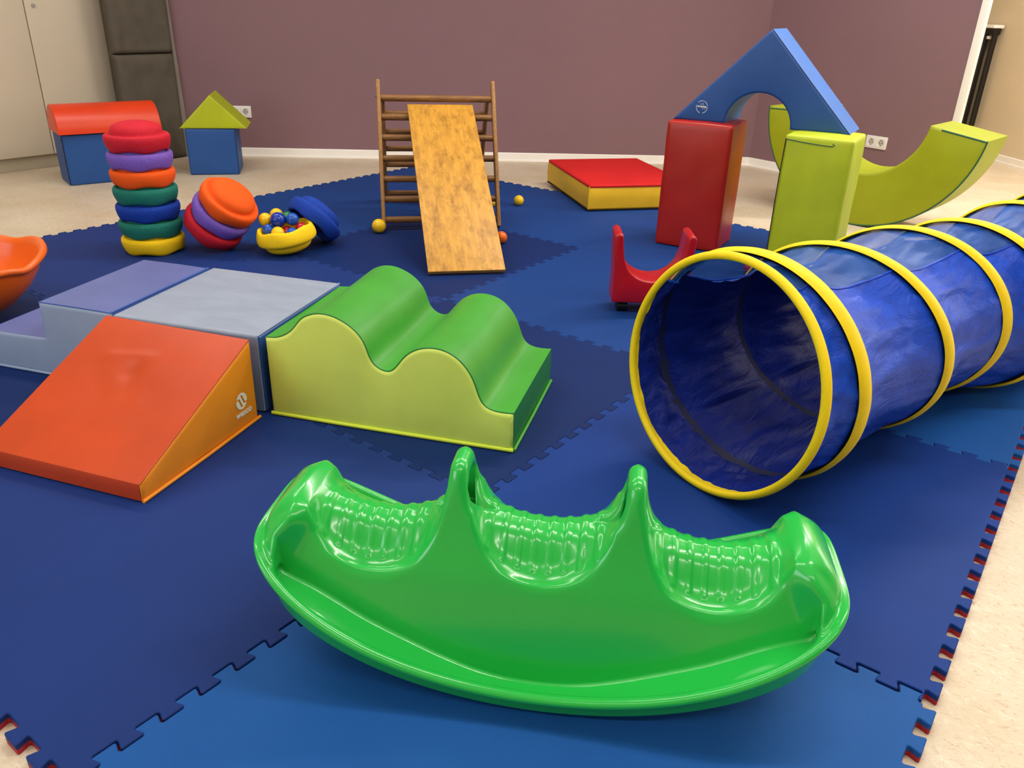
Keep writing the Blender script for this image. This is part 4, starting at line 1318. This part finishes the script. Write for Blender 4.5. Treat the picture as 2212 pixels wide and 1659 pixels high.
def grad(P, h=6e-4):
    G = np.empty_like(P)
    for k in range(3):
        d = np.zeros(3); d[k] = h
        a = P + d; b = P - d
        G[:, k] = (F(a[:, 0], a[:, 1], a[:, 2]) - F(b[:, 0], b[:, 1], b[:, 2])) / (2 * h)
    return G
RES = .0031
P, FC = surface_nets(RES)
for _ in range(3):
    G = grad(P); g2 = (G * G).sum(1); fv = F(P[:, 0], P[:, 1], P[:, 2])
    P = P - np.clip((fv / np.maximum(g2, .05)), -.0015, .0015)[:, None] * G
P[:, 2] = np.maximum(P[:, 2], .0004)
# smoothed normals
G = grad(P, .0009); NRM = G / np.maximum(np.linalg.norm(G, axis=1), 1e-6)[:, None]
nv = len(P)
for _ in range(1):
    acc = np.zeros_like(NRM)
    for k in range(4):
        np.add.at(acc, FC[:, k], NRM[FC[:, (k + 1) % 4]]); np.add.at(acc, FC[:, k], NRM[FC[:, (k + 3) % 4]])
    NRM = NRM * 2 + acc * .5; NRM /= np.maximum(np.linalg.norm(NRM, axis=1), 1e-6)[:, None]
# hand every face to one part of the seesaw
C = P[FC].mean(1); ax_ = np.abs(C[:, 0]); ay_ = np.abs(C[:, 1]); az_ = C[:, 2]
Dc = outl(C[:, 0], C[:, 1]); zrc = .04 + .637 * C[:, 0] ** 2 + .436 * C[:, 0] ** 4; zfc = lerp_tab(ax_, [-.1, 0, .05, .1, .18, .26, .33, .435, .5], [.041, .031, .033, .041, .064, .097, .128, .166, .19], .02)
part = np.zeros(len(C), int)                                            # 0 body
part[(Dc > -.0225) & (az_ > zrc - .003) & (az_ < zrc + .025)] = 1        # rim
tray = (Dc < -.0225) & (az_ < zfc + .008) & (az_ > zfc - .007) & (ay_ > .135)
part[tray & (C[:, 1] < 0)] = 2; part[tray & (C[:, 1] > 0)] = 3          # footrests
nzc = NRM[FC].mean(1)[:, 2]
dxs = np.where(ax_ < .148, ax_, np.abs(ax_ - .287))
seat = (ay_ < .096) & (dxs < .122) & (az_ > .17) & (az_ < .30) & (nzc > .12)
part[seat & (ax_ < .148)] = 4; part[seat & (C[:, 0] < -.148)] = 5; part[seat & (C[:, 0] > .148)] = 6
han_ = (np.abs(ax_ - .1485) < .05) & (az_ > .272) & (part == 0)
part[han_ & (C[:, 0] < 0)] = 7; part[han_ & (C[:, 0] > 0)] = 8
names = {0: 'body', 1: 'rim', 2: 'footrest', 3: 'footrest', 4: 'seat', 5: 'seat', 6: 'seat', 7: 'handle', 8: 'handle'}
for k, nm in names.items():
    fsel = FC[part == k]
    if len(fsel) == 0: continue
    used, inv = np.unique(fsel, return_inverse=True); fi = inv.reshape(fsel.shape)
    me = bpy.data.meshes.new(nm)
    me.from_pydata(P[used].tolist(), [], fi.tolist())
    me.materials.append(M['p_green'])
    me.polygons.foreach_set('use_smooth', [True] * len(me.polygons))
    me.normals_split_custom_set_from_vertices(NRM[used].tolist())
    me.update()
    o = bpy.data.objects.new(nm, me); COL.objects.link(o); o.parent = ss
    if k in (4, 5, 6): o['label'] = 'ribbed saddle seat'

# ==================================================================== CAMERA
yaw, pitch, roll = 0.629516599741008, 0.4433654144314378, 0.0330838656367783
cam = bpy.data.cameras.new('camera'); co = bpy.data.objects.new('camera', cam); COL.objects.link(co)
co.matrix_world = Matrix.Translation((1.0096014, -1.27894931, 1.0736755 + T)) @ Matrix.Rotation(yaw, 4, 'Z') @ Matrix.Rotation(PI / 2 - pitch, 4, 'X') @ Matrix.Rotation(roll, 4, 'Z')
cam.sensor_fit = 'HORIZONTAL'; cam.sensor_width = 36.0; cam.lens = 36.0 * 1739.1987 / 2212.0
cam.clip_start = .05
SC.camera = co

# ==================================================================== LIGHTS
def area(name, loc, sx, sy, energy, col, rot=(0, 0, 0), spread=None):
    l = bpy.data.lights.new(name, 'AREA'); l.shape = 'RECTANGLE'; l.size = sx; l.size_y = sy; l.energy = energy; l.color = col
    if spread: l.spread = spread
    o = bpy.data.objects.new(name, l); COL.objects.link(o); o.location = loc; o.rotation_euler = rot
    return o
warm = (1.0, .94, .85)
for d, e in ((-.7, 27), (1.5, 42), (3.9, 66)):
    for r, k in ((-1.75, .72), (1.35, 1.25)):
        p = Vector((1.01, -1.28, 0)) + FW * d + RT * r
        area('ceiling_tube_or_fill', (p.x, p.y, H - .06), 2.3, .14, e * k * .83, warm, (0, 0, .63))
area('ceiling_tube_or_fill', (.6, 5.0, H - .06), 1.3, .16, 75, warm, (0, 0, .63))  # unseen extra fill lamp, added to brighten the far cream wall
# daylight from windows on the right and behind the camera
area('window_light', (2.6, 3.87, 1.45), 2.4, 1.5, 40, (1.0, .97, .92), (math.radians(90), 0, math.radians(132.2)))
area('window_light', (-1.8, -4.05, 1.55), 2.4, 1.4, 48, (.74, .86, 1.0), (math.radians(90), 0, 0))

w = bpy.data.worlds.new('world'); SC.world = w; w.use_nodes = True
bg = w.node_tree.nodes['Background']; bg.inputs[0].default_value = (.9, .92, 1.0, 1); bg.inputs[1].default_value = .05

SC.view_settings.view_transform = 'Standard'
SC.view_settings.look = 'None'
SC.view_settings.exposure = 0.0
SC.cycles.use_denoising = True
SC.cycles.max_bounces = 8
SC.cycles.transparent_max_bounces = 16
